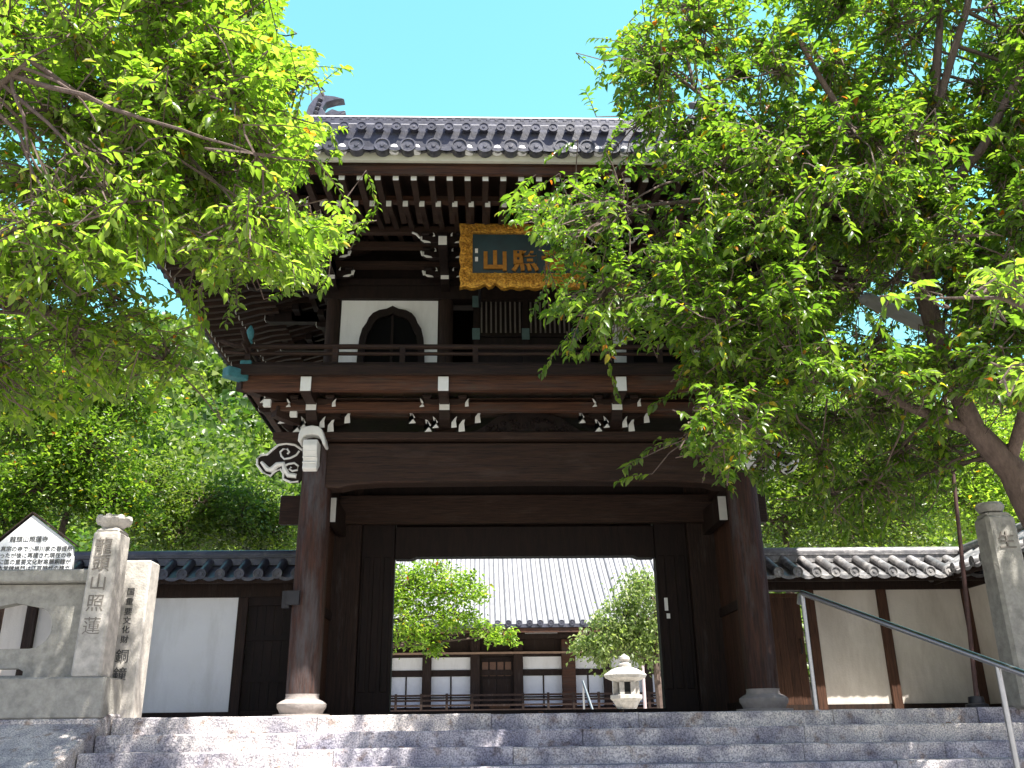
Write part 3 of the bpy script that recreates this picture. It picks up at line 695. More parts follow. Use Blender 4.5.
# fish ornament at each ridge end
for s in (-1,1):
    X=s*3.46; zb_=zTop-.02
    def P(dx,dz): return (X-s*dx*1.0,zb_+(dz*.95 if dz>0 else dz))
    body=[P(-.22,-.3),P(.12,-.3),P(.30,-.1),P(.22,.0),P(.10,.03),P(.02,.14),P(.08,.27),P(.24,.33),P(.40,.36),P(.22,.42),P(.05,.44),P(.0,.60),P(-.06,.46),P(-.14,.36),P(-.22,.20),P(-.26,.0)]
    mb=MB(); mb.prism(body,RY-.09,RY+.09); mb.prism([P(.08,.0),P(.2,.10),P(.32,.05),P(.44,.07),P(.34,-.02),P(.2,-.05)],RY-.13,RY+.13)
    for k in range(5): mb.lathe(X-s*(-.1+.02*k),RY-.1,[(0,zb_-.1+.09*k),(.05,zb_-.07+.09*k),(.05,zb_-.05+.09*k),(0,zb_-.02+.09*k)],8)
    mb.build('fish_ornament',tile,rf,bevel=.015)
# rafters
def raf(name,dep,zt,Lr,wd,slp):
    mb=MB(); mb.beam((0,0,0),(0,Lr,Lr*slp),wd,wd*1.15); mb.box(-wd/2+.002,wd/2-.002,-.012,-.005,-wd*.56,wd*.56,1); me=mb.build(name,[wood_h,white],gate); return me
z_up=zat(443,178,EY+.25); z_lo=zat(443,204.3,-1.78)
YU,YL=EY+.25,-1.78
p1=raf('rafter',YU,z_up,1.2,.072,.12); p2=raf('rafter',YL,z_lo,2.5,.068,.30)
first=[True,True]
su=.212; sl_=.205
def place(proto,i,x,y,z):
    if first[i]: o=proto; first[i]=False
    else:
        o=proto.copy(); C.objects.link(o)
    o.location=(x,y,z)
def eU(x): return lift(abs(x),EX)
for k in range(-24,25):
    x=k*su+.04
    if abs(x)<EX-.2: place(p1,0,x,YU,z_up+eU(x))
for k in range(-23,24):
    x=k*sl_+.05
    if abs(x)<EX-.75: place(p2,1,x,YL,z_lo+eU(x)*.7)
sm=MB()
for s in (-1,1):
    for k in range(-20,21):
        y=RY+k*.21; d=lift(abs(k*.21),RY-EY)
        if abs(k*.21)<RY-EY-.2: sm.beam((s*(EX-.25),y,z_up+d),(s*(EX-1.45),y,z_up+.14+d),.072,.083); sm.box(*sorted((s*(EX-.245),s*(EX-.238))),y-.034,y+.034,z_up+d-.04,z_up+d+.04,1)
        if abs(k*.21)<RY-EY-.8: sm.beam((s*(EX-.85),y,z_lo+d*.7),(s*(EX-3.0),y,z_lo+.64+d*.4),.068,.08); sm.box(*sorted((s*(EX-.845),s*(EX-.838))),y-.033,y+.033,z_lo+d*.7-.038,z_lo+d*.7+.038,1)
for k in range(-24,25):
    x=k*.21; sm.beam((x,2*RY-YU,z_up+eU(x)),(x,2*RY-YU-1.2,z_up+.14+eU(x)),.072,.083)
sm.build('side_rafters',[wood_h,white],gate,kind='stuff')
mb=MB()
for s in (-1,1):
    for fb in (1,-1):
        Yc=EY if fb==1 else 2*RY-EY
        mb.beam((s*(EX-.12),Yc+.12*fb,z_up+.36),(s*2.9,Yc+(EX-2.9)*fb,z_lo+.45),.15,.2)
mb.build('hip_rafter',wood_r,gate)
# fascia strips between rafter tiers
mb=MB()
for k in range(40):
    a_=-EX+.7+(2*EX-1.4)*k/40; b_=a_+(2*EX-1.4)/40
    mb.beam((a_,YL+.05,z_lo+.085+eU(a_)*.7),(b_,YL+.05,z_lo+.085+eU(b_)*.7),.1,.07)
mb.build('rafter_ledger',wood_r,gate)
# ------------------------------------------------------------------ name board
nb=thing('name_board','gilt-framed blue-green name board with golden characters hung under the gate eaves','sign',(-.04,-.25,5.6))
Yp=-.74; x0,x1=xat(461,260,Yp),xat(584,260,Yp); z0,z1=zat(520,288,Yp),zat(520,233,Yp)
tl=math.tan(R(12))
SH=Matrix(((1,0,0,0),(0,1,-tl,0),(0,0,1,0),(0,0,0,1))); SHT=Matrix.Translation((0,Yp,z0))@SH@Matrix.Translation((0,-Yp,-z0))
W_=x1-x0; H_=z1-z0
def scal(n=40):
    lo=[]
    for i in range(n+1):
        t=i/n; d=0
        for c,wd,am in ((.24,.09,.095),(.5,.0,.0),(.76,.09,.095)):
            if wd and abs(t-c)<wd: d=max(d,am*(1-abs(t-c)/wd))
        for c in (.24,.76):
            if abs(t-c)<.018: d=.015
        d+=.012*math.sin(t*50)
        lo.append((x0+W_*t,z0+d))
    return lo
lf=[(x0+.012*math.sin(i*1.7),z0+H_*i/14) for i in range(14,0,-1)]
rg=[(x1+.012*math.sin(i*1.9),z0+H_*i/14) for i in range(1,15)]
outer=scal()+rg+lf
bw=.145
inner=[(x0+bw,z0+.17),(x1-bw,z0+.17),(x1-bw,z1-.10),(x0+bw,z1-.10)]
curve_mesh('frame',[outer,inner],.07,gold,nb,SHT@Matrix.Translation((0,Yp,0))@FRONT,bev=.012)
pn=curve_mesh('panel',[inner],.03,bluegreen,nb,SHT@Matrix.Translation((0,Yp+.02,0))@FRONT)
zc_=zat(520,264,Yp); 
def tb(x,y): return (x,Yp-.012-(zc_-z0)*tl,zc_)
chx=[xat(495,264,Yp),xat(525,264,Yp),xat(554,264,Yp)]
text_mesh('lettering',[('山',tb(chx[0],0),.36,None),('照',tb(chx[1],0),.36,None),('普',tb(chx[2],0),.36,None)],goldc,pn,.03)
xs=xat(476.5,260,Yp)
for py in (255,262.5): z=zat(476,py,Yp); mb=MB(); mb.box(xs-.02,xs+.02,Yp-.02-(z-z0)*tl,Yp-.0-(z-z0)*tl,z-.03,z+.03); mb.build('seal_mark',paper,pn)
mb=MB()
for x in (x0+.25,x1-.25):
    mb=MB(); mb.tube([(x,Yp+.05,z0+.1),(x,.35,z0+.25)],.02,6); mb.build('hanger',iron,nb)
    mb=MB(); mb.tube([(x,Yp-.13,z1-.03),(x,.1,z1+.3)],.012,6); mb.build('hanger',iron,nb)
mb=MB(); rc=random.Random(8)
for k in range(420):
    t=rc.random()
    if t<.5: x=rc.uniform(x0+.03,x1-.03); z=rc.uniform(z0+.075,z0+.155)
    elif t<.7: x=rc.uniform(x0+.02,x1-.02); z=rc.uniform(z1-.085,z1-.02)
    else: x=rc.choice((rc.uniform(x0+.02,x0+bw-.02),rc.uniform(x1-bw+.02,x1-.02))); z=rc.uniform(z0+.1,z1-.05)
    yy=Yp-.052-(z-z0)*tl; q=rc.uniform(.014,.03); a0=rc.random()*6
    mb.tube([(x+q*math.cos(a0+u),yy-.008,z+q*math.sin(a0+u)) for u in (0,1,2,3,4)],[.004,.009,.011,.008,.003],5)
mb.build('carved_scrolls',gold,nb)
# ------------------------------------------------------------------ roofed side walls
def tiled_wall_roof(parent,a,b,zE,zR,over,half,front=Vector((0,-1,0)),matl=tile,pale=0):
    """a,b: wall-line endpoints (x,y); round cover tiles run over the coping"""
    a=Vector((*a,0)); b=Vector((*b,0)); d=(b-a); L=d.length; d.normalize(); n=front
    mb=MB(); k=int(L/.255); sp=L/k
    for i in range(k+1):
        c=a+d*(sp*i)
        for sg in (1,-1):
            e=c+n*(over*sg); top=c+n*(.09*sg)
            vs=[];m=6
            for q,z in ((e,zE),(e*.5+top*.5,zE+(zR-zE)*.47),(top,zR)):
                for j in range(m+1):
                    t=math.pi*j/m; vs.append(Vector((q.x,q.y,z+.03))+d*(.066*math.cos(t))+Vector((0,0,.075*math.sin(t))))
            kk=m+1; mb.add(vs,[(r_*kk+j,r_*kk+j+1,(r_+1)*kk+j+1,(r_+1)*kk+j) for r_ in range(2) for j in range(m)])
            cc=Vector((e.x,e.y,zE+.035))+n*(.02*sg); disc(mb,cc,n*sg,.072,.1,seg=12)
            if i<k:
                q=e+d*(sp/2); vs=[]
                for j in range(7):
                    t=-1+2*j/6; zz=zE+.03-.05*(1-t*t)
                    vs+=[Vector((q.x,q.y,zz-.045))+d*(t*sp/2)+n*(.01*sg),Vector((q.x,q.y,zz))+d*(t*sp/2)+n*(.01*sg),Vector(((top).x,(top).y,zz+zR-zE))+d*(sp/2+t*sp/2)]
                mb.add(vs,[(j*3,j*3+3,j*3+4,j*3+1) for j in range(6)]+[(j*3+1,j*3+4,j*3+5,j*3+2) for j in range(6)])
    r_=mb.build('tile_roof',matl,parent,recalc=False,smooth=True)
    mb=MB(); A=a+Vector((0,0,zR+.0)); B=b+Vector((0,0,zR+.0))
    mb.beam(A+Vector((0,0,.04)),B+Vector((0,0,.04)),.24,.10); mb.beam(A+Vector((0,0,.105)),B+Vector((0,0,.105)),.28,.025)
    mb.tube([A+Vector((0,0,.15)),B+Vector((0,0,.15))],.075,10); mb.build('ridge_cap',matl,r_,smooth=True)
    mb=MB(); mb.beam(a+Vector((0,0,zE-.05))+n*(over-.07),b+Vector((0,0,zE-.05))+n*(over-.07),.05,.07)
    mb.beam(a+Vector((0,0,zE-.02))-n*(over-.07),b+Vector((0,0,zE-.02))-n*(over-.07),.05,.07)
    # soffit
    for sg in (1,-1):
        e1=a+n*((over-.02)*sg); e2=b+n*((over-.02)*sg); i1=a+n*(.06*sg); i2=b+n*(.06*sg)
        mb.add([(e1.x,e1.y,zE-.015),(e2.x,e2.y,zE-.015),(i2.x,i2.y,zE+.16),(i1.x,i1.y,zE+.16)],[(0,1,2,3)])
    mb.build('soffit',wood_v,parent,recalc=False)
WY=1.62
zEl=zat(220,577,WY-.42)
lw=thing('roofed_wall','white plaster wall with dark posts and blue-grey tiled coping left of the gate','wall',(-6,WY,0))
tiled_wall_roof(lw,(-11.5,WY),(-3.2,WY),zEl,zEl+.22,.46,0)
mb=MB(); mb.box(-11.5,-3.1,WY-.02,WY+.10,0,.12); zh=zat(190,598,WY)
mb.box(-11.5,-3.1,WY-.05,WY+.1,zh+.003,zEl+.12); mb.build('rail',wood_v,lw)
pxs=[-3.12,-3.99,-5.36,-6.9,-8.4,-9.9,-11.4]
for x in pxs:
    mb=MB(); mb.box(x-.07,x+.07,WY-.06,WY+.11,0,zh+.001); mb.build('post',wood_v,lw,bevel=.006)
for a_,b_ in zip(pxs[1:-1],pxs[2:]):
    mb=MB(); mb.box(b_+.072,a_-.072,WY,WY+.06,.122,zh); mb.build('plaster_panel',plaster if a_>-5 else beige,lw)
ds=MB()
for k in range(6): ds.box(-3.915+k*.122,-3.915+(k+1)*.122-.004,WY+.0,WY+.04,.122,zh-.12)
ds.box(-3.92,-3.18,WY-.03,WY+.05,zh-.118,zh)
ds.box(-3.92,-3.18,WY-.02,WY-.001,.5,.58); ds.box(-3.92,-3.18,WY-.02,WY-.001,1.05,1.12)
ds.build('side_door',wood_k,lw)
zEr=zat(860,574,WY-.66); XC=xat(968,620,WY)
tile_w=mat('sunlit_wall_tile',(.15,.145,.15),.45,.35,scale=7,bump=.2,island=.25,patch=(.42,.40,.39),pscale=6,pr=(.48,.66))  # lighter copy of the roof tile, sunlight put into its colour
rw=thing('roofed_wall','beige plaster wall with brown posts and sunlit tiled coping right of the gate','wall',(4.8,WY,0))
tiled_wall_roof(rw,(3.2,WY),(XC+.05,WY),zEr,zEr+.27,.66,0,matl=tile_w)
zh2=zat(860,590,WY)
mb=MB(); mb.box(3.1,XC+.1,WY-.02,WY+.10,0,.12); mb.box(3.1,XC+.1,WY-.05,WY+.1,zh2+.003,zEr+.12); mb.build('rail',wood_v,rw)
xp=[3.15,xat(815,650,WY),xat(888,645,WY),XC+.03]
for x in xp:
    mb=MB(); mb.box(x-.065,x+.065,WY-.06,WY+.11,0,zh2+.001); mb.build('post',brown,rw,bevel=.006)
for a_,b_ in zip(xp[1:-1],xp[2:]):
    mb=MB(); mb.box(a_+.067,b_-.067,WY,WY+.06,.122,zh2); mb.build('plaster_panel',beige,rw)
mb=MB(); n=int((xp[1]-xp[0]-.15)/.12)
for k in range(n): mb.box(xp[0]+.07+k*.12,xp[0]+.07+(k+1)*.12-.004,WY,WY+.04,.122,zh2-.1)
mb.box(xp[0]+.07,xp[1]-.07,WY-.02,WY+.0-.001,zh2-.1,zh2-.04)
d=mb.build('side_door',brown,rw); mb=MB(); mb.tube([(xp[1]-.2,WY-.01,.8),(xp[1]-.2,WY-.05,.82),(xp[1]-.2,WY-.05,.98),(xp[1]-.2,WY-.01,1.0)],.01,6); mb.build('handle',iron,d)
# wing turning towards the stairs
ww=thing('roofed_wall','short beige plaster wall wing turning forward behind the right stone post','wall',(XC+.3,0,0))
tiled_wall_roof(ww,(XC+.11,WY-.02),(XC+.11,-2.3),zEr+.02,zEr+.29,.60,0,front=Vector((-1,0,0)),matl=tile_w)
mb=MB(); mb.box(XC+.06,XC+.12,-2.25,WY-.062,.1,zh2); mb.build('plaster_panel',beige,ww)
mb=MB(); mb.box(XC+.04,XC+.16,-2.3,WY-.062,0,.1); mb.box(XC+.03,XC+.16,-2.3,WY-.062,zh2+.002,zEr+.1)
mb.build('rail',wood_v,ww)
mb=MB(); mb.box(XC+.02,XC+.16,-2.4,-2.31,0,zh2); mb.build('post',brown,ww)
# ------------------------------------------------------------------ stone fence, posts, sign at the left
FY=-1.72
def fz(py,px=40): return zat(px,py,FY)
fe=thing('stone_fence','low grey granite fence with an oval opening left of the carved post','fence',(-6,FY,0))
xr=-4.74
mb=MB(); mb.box(-8.3,xr,FY-.06,FY+.30,fz(583),fz(570)); mb.build('coping',granite_o,fe,bevel=.015)
ox0,ox1=xat(-30,627,FY),xat(50,627,FY); cz=fz(627); hz=(fz(606)-fz(648))/2
oval=[]
oc=(ox0+ox1)/2; ow=(ox1-ox0)/2
oval+=arc(ox1-.2,cz,.2,hz,-90,90,10)+[(oc,cz+hz+.04)]+arc(ox0+.2,cz,.2,hz,90,270,10)
sx=xat(20,675,FY)
slot=[(-7.4,fz(675)),(sx,fz(675)),(sx,fz(671)),(sx-.05,fz(668)),(-7.4,fz(668))]
zb0,zb1=fz(655),fz(584)
zb2=fz(677)
curve_mesh('panel',[[(-8.3,zb2),(xr-.02,zb2),(xr-.02,zb1),(-8.3,zb1)],oval,slot],.14,granite_o,fe,Matrix.Translation((0,FY+.12,0))@FRONT)
mb=MB(); mb.box(-8.3,xat(103,700,FY-.26),FY-.26,FY+.22,-.0,zat(60,677,FY-.26)); mb.build('base_block',granite_o,fe,bevel=.015)
mb=MB(); mb.box(-8.3,-4.36,FY-.30,FY+.3,-.35,-.003); mb.build('footing',granite,fe,bevel=.015)
# carved post
cp=thing('stone_post','tall pale granite post with lotus-shaped cap and carved characters left of the stairs','post',(-4.58,FY,0))
def tw(mb,x0,x1,y0,y1,z0,z1,t=.012,m=0,ch=0):
    mb.add([(x0,y0,z0),(x1,y0,z0),(x1,y1,z0),(x0,y1,z0),(x0+t,y0+t,z1),(x1-t,y0+t,z1),(x1-t,y1-t,z1),(x0+t,y1-t,z1)],[(0,3,2,1),(4,5,6,7),(0,1,5,4),(1,2,6,5),(2,3,7,6),(3,0,4,7)],m)
PY=FY-.22; zpt=zat(107,531,PY); xa,xb=xat(67.5,690,PY),xat(98,690,PY)
mb=MB(); tw(mb,xa,xb,PY,PY+.33,zat(60,677,FY-.26)-.01,zpt,.01); tw(mb,xa+.01,xb-.01,PY+.01,PY+.32,zpt+.0005,zpt+.06,.05); mb.build('shaft',granite_w,cp,bevel=.022)
mb=MB(); cxp,cyp=(xa+xb)/2,PY+.165
mb.lathe(cxp,cyp,[(.10,zpt+.055),(.12,zpt+.075),(.17,zpt+.12),(.185,zpt+.15),(.16,zpt+.165),(.11,zpt+.16),(.12,zpt+.185),(.07,zpt+.20),(.0,zpt+.20)],16)
for k in range(8):
    a_=2*math.pi*k/8; mb.lathe(cxp+.15*math.cos(a_),cyp+.15*math.sin(a_),[(.02,zpt+.10),(.045,zpt+.14),(.035,zpt+.18),(0,zpt+.195)],8)
mb.build('lotus_cap',granite_w,cp,smooth=True)
xm=(xa+xb)/2-.02
text_mesh('carved_lettering',[(c,(xm+.01,PY+.008*(k*.15)+.004,zat(95,y,PY)),.185,None) for k,(c,y) in enumerate(zip('龍頭山照蓮寺',(547,564,583,604,627,652)))],carve,cp,.012)
# inscribed slab
SY=FY+.22
sl2=thing('stone_slab','pale granite slab with black vertical writing beside the taller carved post','stone slab',(-4.3,SY,0))
xa2,xb2=xat(88,700,SY),xat(134,700,SY); zs=zat(140,560,SY)
mb=MB(); tw(mb,xa2,xb2,SY,SY+.3,-.02,zs,.006); mb.build('shaft',granite_w,sl2,bevel=.018)
zz=[zat(128,y,SY) for y in (592,602,612,621,630,640)]
xi=xat(123,640,SY)-.02
text_mesh('lettering',[(c,(xi+.035,SY-.002,z),.085,None) for c,z in zip('国重要文化財',zz)]+[(c,(xi+.035,SY-.002,zat(124,y,SY)),.145,None) for c,y in (('銅',657),('鐘',675))],black_ink,sl2,.008)
# sign board
BYY=FY+.62
sg=thing('notice_board','white gabled notice board with black printed lines behind the stone fence','sign',(xat(20,560,BYY),BYY,0))
pl=[at(px,py,BYY) for px,py in ((-8,580),(71,580),(73,546),(33,515),(-6,547))]
curve_mesh('board',[[(p.x,p.z) for p in pl]],.05,signw,sg,Matrix.Translation((0,BYY+.03,0))@FRONT)
mb=MB(); ap=at(33,512.5,BYY)
for px,py in ((77,546),(-10,547)):
    q=at(px,py,BYY); mb.beam((ap.x,BYY+.02,ap.z),(q.x,BYY+.02,q.z),.07,.014)
for px in (2,62): p=at(px,570,BYY); mb.box(p.x-.04,p.x+.04,BYY+.07,BYY+.14,-.1,p.z)
mb.build('board_roof',wood_v,sg)
bx=lambda px,py:(at(px,py,BYY).x,BYY+.002,at(px,py,BYY).z)
text_mesh('lettering',[('龍頭山照蓮寺',bx(29,539.5),.072,None),('浄土真宗の寺で小早川家の菩提所',bx(31,549),.062,None),('であったが後に再建され現在の寺',bx(30,555.5),.062,None),('境内に国の重要文化財高麗銅鐘が',bx(29,562),.062,None),('ある本堂鐘楼門は江戸時代の建立',bx(28,568.5),.062,None)],black_ink,sg,.004)
# right stone post
QY=-1.95
rp_=thing('stone_post','round-shouldered mossy granite post with carved writing at the right of the stairs','post',(xat(1010,690,QY),QY,0))
xq=xat(990,500,QY); A_=at(987,512,QY); zq=A_.z; xw=.37
xl=at(1003,690,QY).x-.05
mb=MB(); ang=0
x0_=at(986,520,QY).x
mb=MB(); tw(mb,x0_,x0_+xw,QY,QY+.33,-.02,zq-.02,.02); tw(mb,x0_+.02,x0_+xw-.02,QY+.02,QY+.31,zq-.0195,zq+.03,.05)
mb.build('shaft',granite_o,rp_,bevel=.035)
mb=MB(); mb.lathe(x0_+xw/2-.02,QY+.165,[(.12,zq+.028),(.14,zq+.06),(.15,zq+.10),(.13,zq+.13),(0,zq+.14)],14); mb.build('cap',granite_o,rp_,smooth=True)
text_mesh('carved_lettering',[('生',(x0_+xw*.52,QY+.012,zat(1010,541,QY)),.2,None)],carve,rp_,.014)
# ------------------------------------------------------------------ handrail
HY=-1.62
hr=thing('handrail','steel pipe handrail descending the right side of the stairs','handrail',(2.8,HY,0))
T1=at(802,593,HY); p0=Vector((T1.x,HY,T1.z)); b0=Vector((xat(816,712,HY),HY,-.01))
b0.x=p0.x
d2=Vector((0,-1,-RISE/TREAD*.9))
# second post: same X line run, found on the ray of pixel (997,664)
best=None
for k in range(1,600):
    Y=HY-k*.01; q=at(997,664,Y); want=p0.z-(HY-Y)*sl*1.0
    e=abs(q.z-want)
    if best is None or e<best[0]: best=(e,q,Y)
q=best[1]
e_=q+(q-p0)*.9
mb=MB(); mb.tube([p0+Vector((0,.12,-.10)),p0+Vector((0,.07,-.02)),p0,p0+(q-p0)*.02,q,e_],.030,14); mb.build('rail',steel,hr,smooth=True)
for pp in (p0,q,e_):
    zb_=-.01 if pp is p0 else -2.0
    mb=MB(); mb.tube([(pp.x,pp.y,max(zb_,LOW)),(pp.x,pp.y,pp.z-.01)],.024,14); mb.lathe(pp.x,pp.y,[(.05,max(zb_,LOW)),(.05,max(zb_,LOW)+.012)],16); mb.build('post',steel,hr,smooth=True)
print('rail',p0,q)
# ------------------------------------------------------------------ street lamp
LY=-.9
sl_b=at(975,694,LY); sl_t=at(938,330,LY)
lamp=thing('street_lamp','leaning rusty brown lamp pole with a grey fluorescent head among the cherry leaves','lamp',(sl_b.x,LY,0))
mb=MB(); mb.tube([(sl_b.x,LY,0),(sl_t.x,LY,sl_t.z)],[.026,.020],12); mb.build('pole',rust,lamp,smooth=True)
mb=MB(); mb.lathe(sl_b.x,LY,[(.12,0),(.12,.05),(.09,.06),(.08,.13),(.04,.14)],16); mb.build('pole_base',iron,lamp,smooth=True)
h0=at(862,296,-2.9); h1=at(930,328,-2.7); dd=(h1-h0).normalized()
mb=MB(); sd_=dd.cross(Vector((0,0,1))).normalized(); uu=sd_.cross(dd)
ring=[(-.09,-.035),(-.05,-.06),(.05,-.06),(.09,-.035),(.10,.0),(.05,.05),(-.05,.05),(-.10,0)]
vs=[];L_=(h1-h0).length
for t,s_ in ((0,.6),(.05,.95),(.12,1),(.9,1),(.97,.9),(1,.6)):
    for a_,b_ in ring: vs.append(h0+dd*(L_*t)+sd_*(a_*s_)+uu*(b_*s_))
fs=[(i*8+j,i*8+(j+1)%8,(i+1)*8+(j+1)%8,(i+1)*8+j) for i in range(5) for j in range(8)]+[tuple(range(8)),tuple(40+j for j in range(8))]
mb.add(vs,fs); mb.build('lamp_head',lampm,lamp,bevel=.01)
mb=MB(); mb.tube([h1-dd*.1,h1+dd*.1,(sl_t.x,LY,sl_t.z)],.022,8); mb.build('arm',rust,lamp,smooth=True)
# ------------------------------------------------------------------ main hall
HYY=22.0
def hx(px,Y=HYY): return xat(px,690,Y)
def hz_(py,Y=HYY): return zat(497,py,Y)
hc=hx(497)
hall=thing('main_hall','dark timber temple main hall with broad pale tiled roof seen through the gate','temple hall',(hc,HYY+5,0))
mb=MB(); mb.box(hc-11,hc+11,HYY-1.2,HYY+13,0,.45); mb.build('veranda',wood_r,hall)
mb=MB()
for k in range(4):
    z=.45+.0; mb.box(hc-11,hc+11,HYY-1.15-.02,HYY-1.1,hz_(711-k*5,HYY-1.1),hz_(709-k*5,HYY-1.1))
for i in range(-12,13):
    if abs(i)<=0: continue
    mb.box(hc+i*.86-.04,hc+i*.86+.04,HYY-1.18,HYY-1.08,.45,hz_(693,HYY-1.1))
mb.build('veranda_rail',wood_v,hall)
pil=[(hx(426.5),.16),(hx(475),.17),(hx(518.5),.17),(hx(569),.24),(hx(608),.14),(hx(385),.16),(hx(648),.16),(hx(690),.16),(hx(340),.16)]
zhead=hz_(650)
for x,r_ in pil:
    mb=MB(); mb.box(x-r_,x+r_,HYY-r_,HYY+r_,.45,hz_(640)); mb.build('pillar',wood_r if r_>.2 else wood_v,hall,bevel=.02)
mb=MB(); mb.box(hc-11,hc+11,HYY-.05,HYY+.2,hz_(675.5),hz_(670)); mb.box(hc-11,hc+11,HYY-.05,HYY+.2,hz_(656.5),hz_(652)); mb.build('cross_rail',wood_v,hall)
mb=MB(); mb.box(hc-11,hc+11,HYY-.28,HYY-.2,hz_(654.5),hz_(652.5)); mb.build('pale_rail',mat('pale_wood',(.3,.2,.14),.7,.2),hall)
mb=MB(); mb.box(hc-11,hc+11,HYY,HYY+.2,hz_(651),hz_(626)); mb.box(hc-11,hc+11,HYY-.5,HYY-.3,hz_(639,HYY-.5),hz_(634,HYY-.5)); mb.build('upper_wall',wood_v,hall)
mb=MB(); mb.box(hx(526),hx(559),HYY-.02,HYY-.003,hz_(636),hz_(632)); mb.build('upper_plaster',plaster,hall)
xs=sorted(p[0] for p in pil)
for a_,b_ in zip(xs[:-1],xs[1:]):
    if abs((a_+b_)/2-hc)<.6:
        mb=MB(); mb.box(a_+.17,b_-.17,HYY+.02,HYY+.1,.45,hz_(657)); d=mb.build('entrance_door',wood_k,hall)
        mb=MB(); n=4
        for k in range(n): mb.box(a_+.22+k*(b_-a_-.44)/n+.03,a_+.22+(k+1)*(b_-a_-.44)/n-.03,HYY+.005,HYY+.019,hz_(676),hz_(662))
        mb.build('transom_panel',mat('amber_panel',(.13,.065,.04),.6,.2),d)
        mb=MB(); 
        for k in (0,1): mb.box(a_+.25+k*(b_-a_-.5)/2+.02,a_+.25+(k+1)*(b_-a_-.5)/2-.02,HYY+.0,HYY+.019,.5,hz_(679))
        mb.build('door_leaf',wood_v,d)
        continue
    m_=(a_+b_)/2
    mb=MB(); mb.box(a_+.1,b_-.1,HYY+.03,HYY+.06,hz_(669.5),hz_(657)); mb.build('wall_panel',plaster,hall)
    mb=MB(); mb.box(a_+.1,b_-.1,HYY+.05,HYY+.08,.45,hz_(676)); sj=mb.build('shoji_screen',shoji,hall)
    mb=MB(); mb.box(m_-.025,m_+.025,HYY+.02,HYY+.049,.45,hz_(676)); mb.box(a_+.1,b_-.1,HYY+.02,HYY+.048,hz_(698),hz_(696.5)); mb.box(a_+.1,b_-.1,HYY+.02,HYY+.048,.45,.62); mb.build('shoji_bar',wood_v,sj)
# hall roof
HE=HYY-2.2; zE_=zat(497,624,HE); HX=8.9; HD=17
def hzr(s): return zE_+.62*s+.024*s*s
mb=MB(); spc=.36; n=int(HX/spc)
RHX=4.9
def hcol(x):
    a_=abs(x); smax=8.2 if a_<RHX else max(.3,8.2*(HX-a_)/(HX-RHX))
    return [Vector((hc+x,HE+smax*i/10,hzr(smax*i/10)+.3*max(0,(a_-5)/4)**2)) for i in range(11)]
for k in range(-n,n+1):
    x=k*spc; p=hcol(x); vs=[];m=5
    for q_ in p:
        for j in range(m+1):
            t=math.pi*j/m; vs.append(q_+Vector((.085*math.cos(t),0,.02+.085*math.sin(t))))
    kk=m+1; mb.add(vs,[(i*kk+j,i*kk+j+1,(i+1)*kk+j+1,(i+1)*kk+j) for i in range(10) for j in range(m)])
    disc(mb,(p[0].x,p[0].y-.03,p[0].z+.03),(0,-1,0),.1,.1,1,seg=10)
    if k<n:
        p2=hcol(x+spc); vs=[]
        for i in range(11): vs+=[p[i],(p[i]+p2[i])/2-Vector((0,0,.05)),p2[i]]
        mb.add(vs,[f for i in range(10) for f in ((i*3,i*3+1,i*3+4,i*3+3),(i*3+1,i*3+2,i*3+5,i*3+4))],0)
        vs=[]
        for i in range(11): vs+=[p[i]+Vector((.085,-.0,.022)),p[i]+Vector((.125,0,.012))]
        mb.add(vs,[(i*2,i*2+1,i*2+3,i*2+2) for i in range(10)],2)
        vs=[p[0],p2[0],p2[0]-Vector((0,0,.12)),p[0]-Vector((0,0,.12))]; mb.add(vs,[(0,1,2,3)],1)
zt_=hzr(8.2)
# sides and back, simple tiled slopes
for s in (-1,1):
    mb.add([(hc+s*HX,HE,zE_+.3),(hc+s*HX,HE+16.4,zE_+.3),(hc+s*RHX,HE+8.2,zt_)],[(0,1,2)],0)
mb.add([(hc-HX,HE+16.4,zE_+.3),(hc+HX,HE+16.4,zE_+.3),(hc+RHX,HE+8.2,zt_),(hc-RHX,HE+8.2,zt_)],[(0,1,2,3)],0)
hr_=mb.build('roof',[tile_hall,tile,tile_gap],hall,recalc=False,smooth=True)
mb=MB(); mb.box(hc-RHX,hc+RHX,HE+8.0,HE+8.4,zt_-.1,zt_+.6)
for s in (-1,1): mb.tube([(hc+s*(HX-.1),HE+.15,zE_+.45)]+[(hc+s*(HX-(HX-RHX)*t),HE+8.2*t,hzr(8.2*t)+.22) for t in (.25,.5,.75,1)],.16,8)
mb.build('ridge',tile,hr_)
mb=MB(); mb.box(hc-HX+.3,hc+HX-.3,HE+.05,HE+.12,zE_-.28,zE_-.13)
mb.add([(hc-HX+.2,HE+.1,zE_-.13),(hc+HX-.2,HE+.1,zE_-.13),(hc+HX-.2,HYY,zE_+.6),(hc-HX+.2,HYY,zE_+.6)],[(0,1,2,3)])
for k in range(-40,41): mb.beam((hc+k*.21,HE+.15,zE_-.2),(hc+k*.21,HYY,zE_+.4),.08,.09)
mb.build('eave_rafters',wood_r,hall,recalc=True)
mb=MB()
for i in range(3): mb.box(hx(480),hx(515),HYY-1.2-.3*(i+1),HYY-1.2-.3*i-.003,0,.34-.11*i)
mb.build('wooden_step',wood_v,hall)
mb=MB(); mb.box(hx(490),hx(508),HYY-1.4,HYY-1.0,.455,hz_(703,HYY-1.4)); o=mb.build('offering_box',wood_k); 
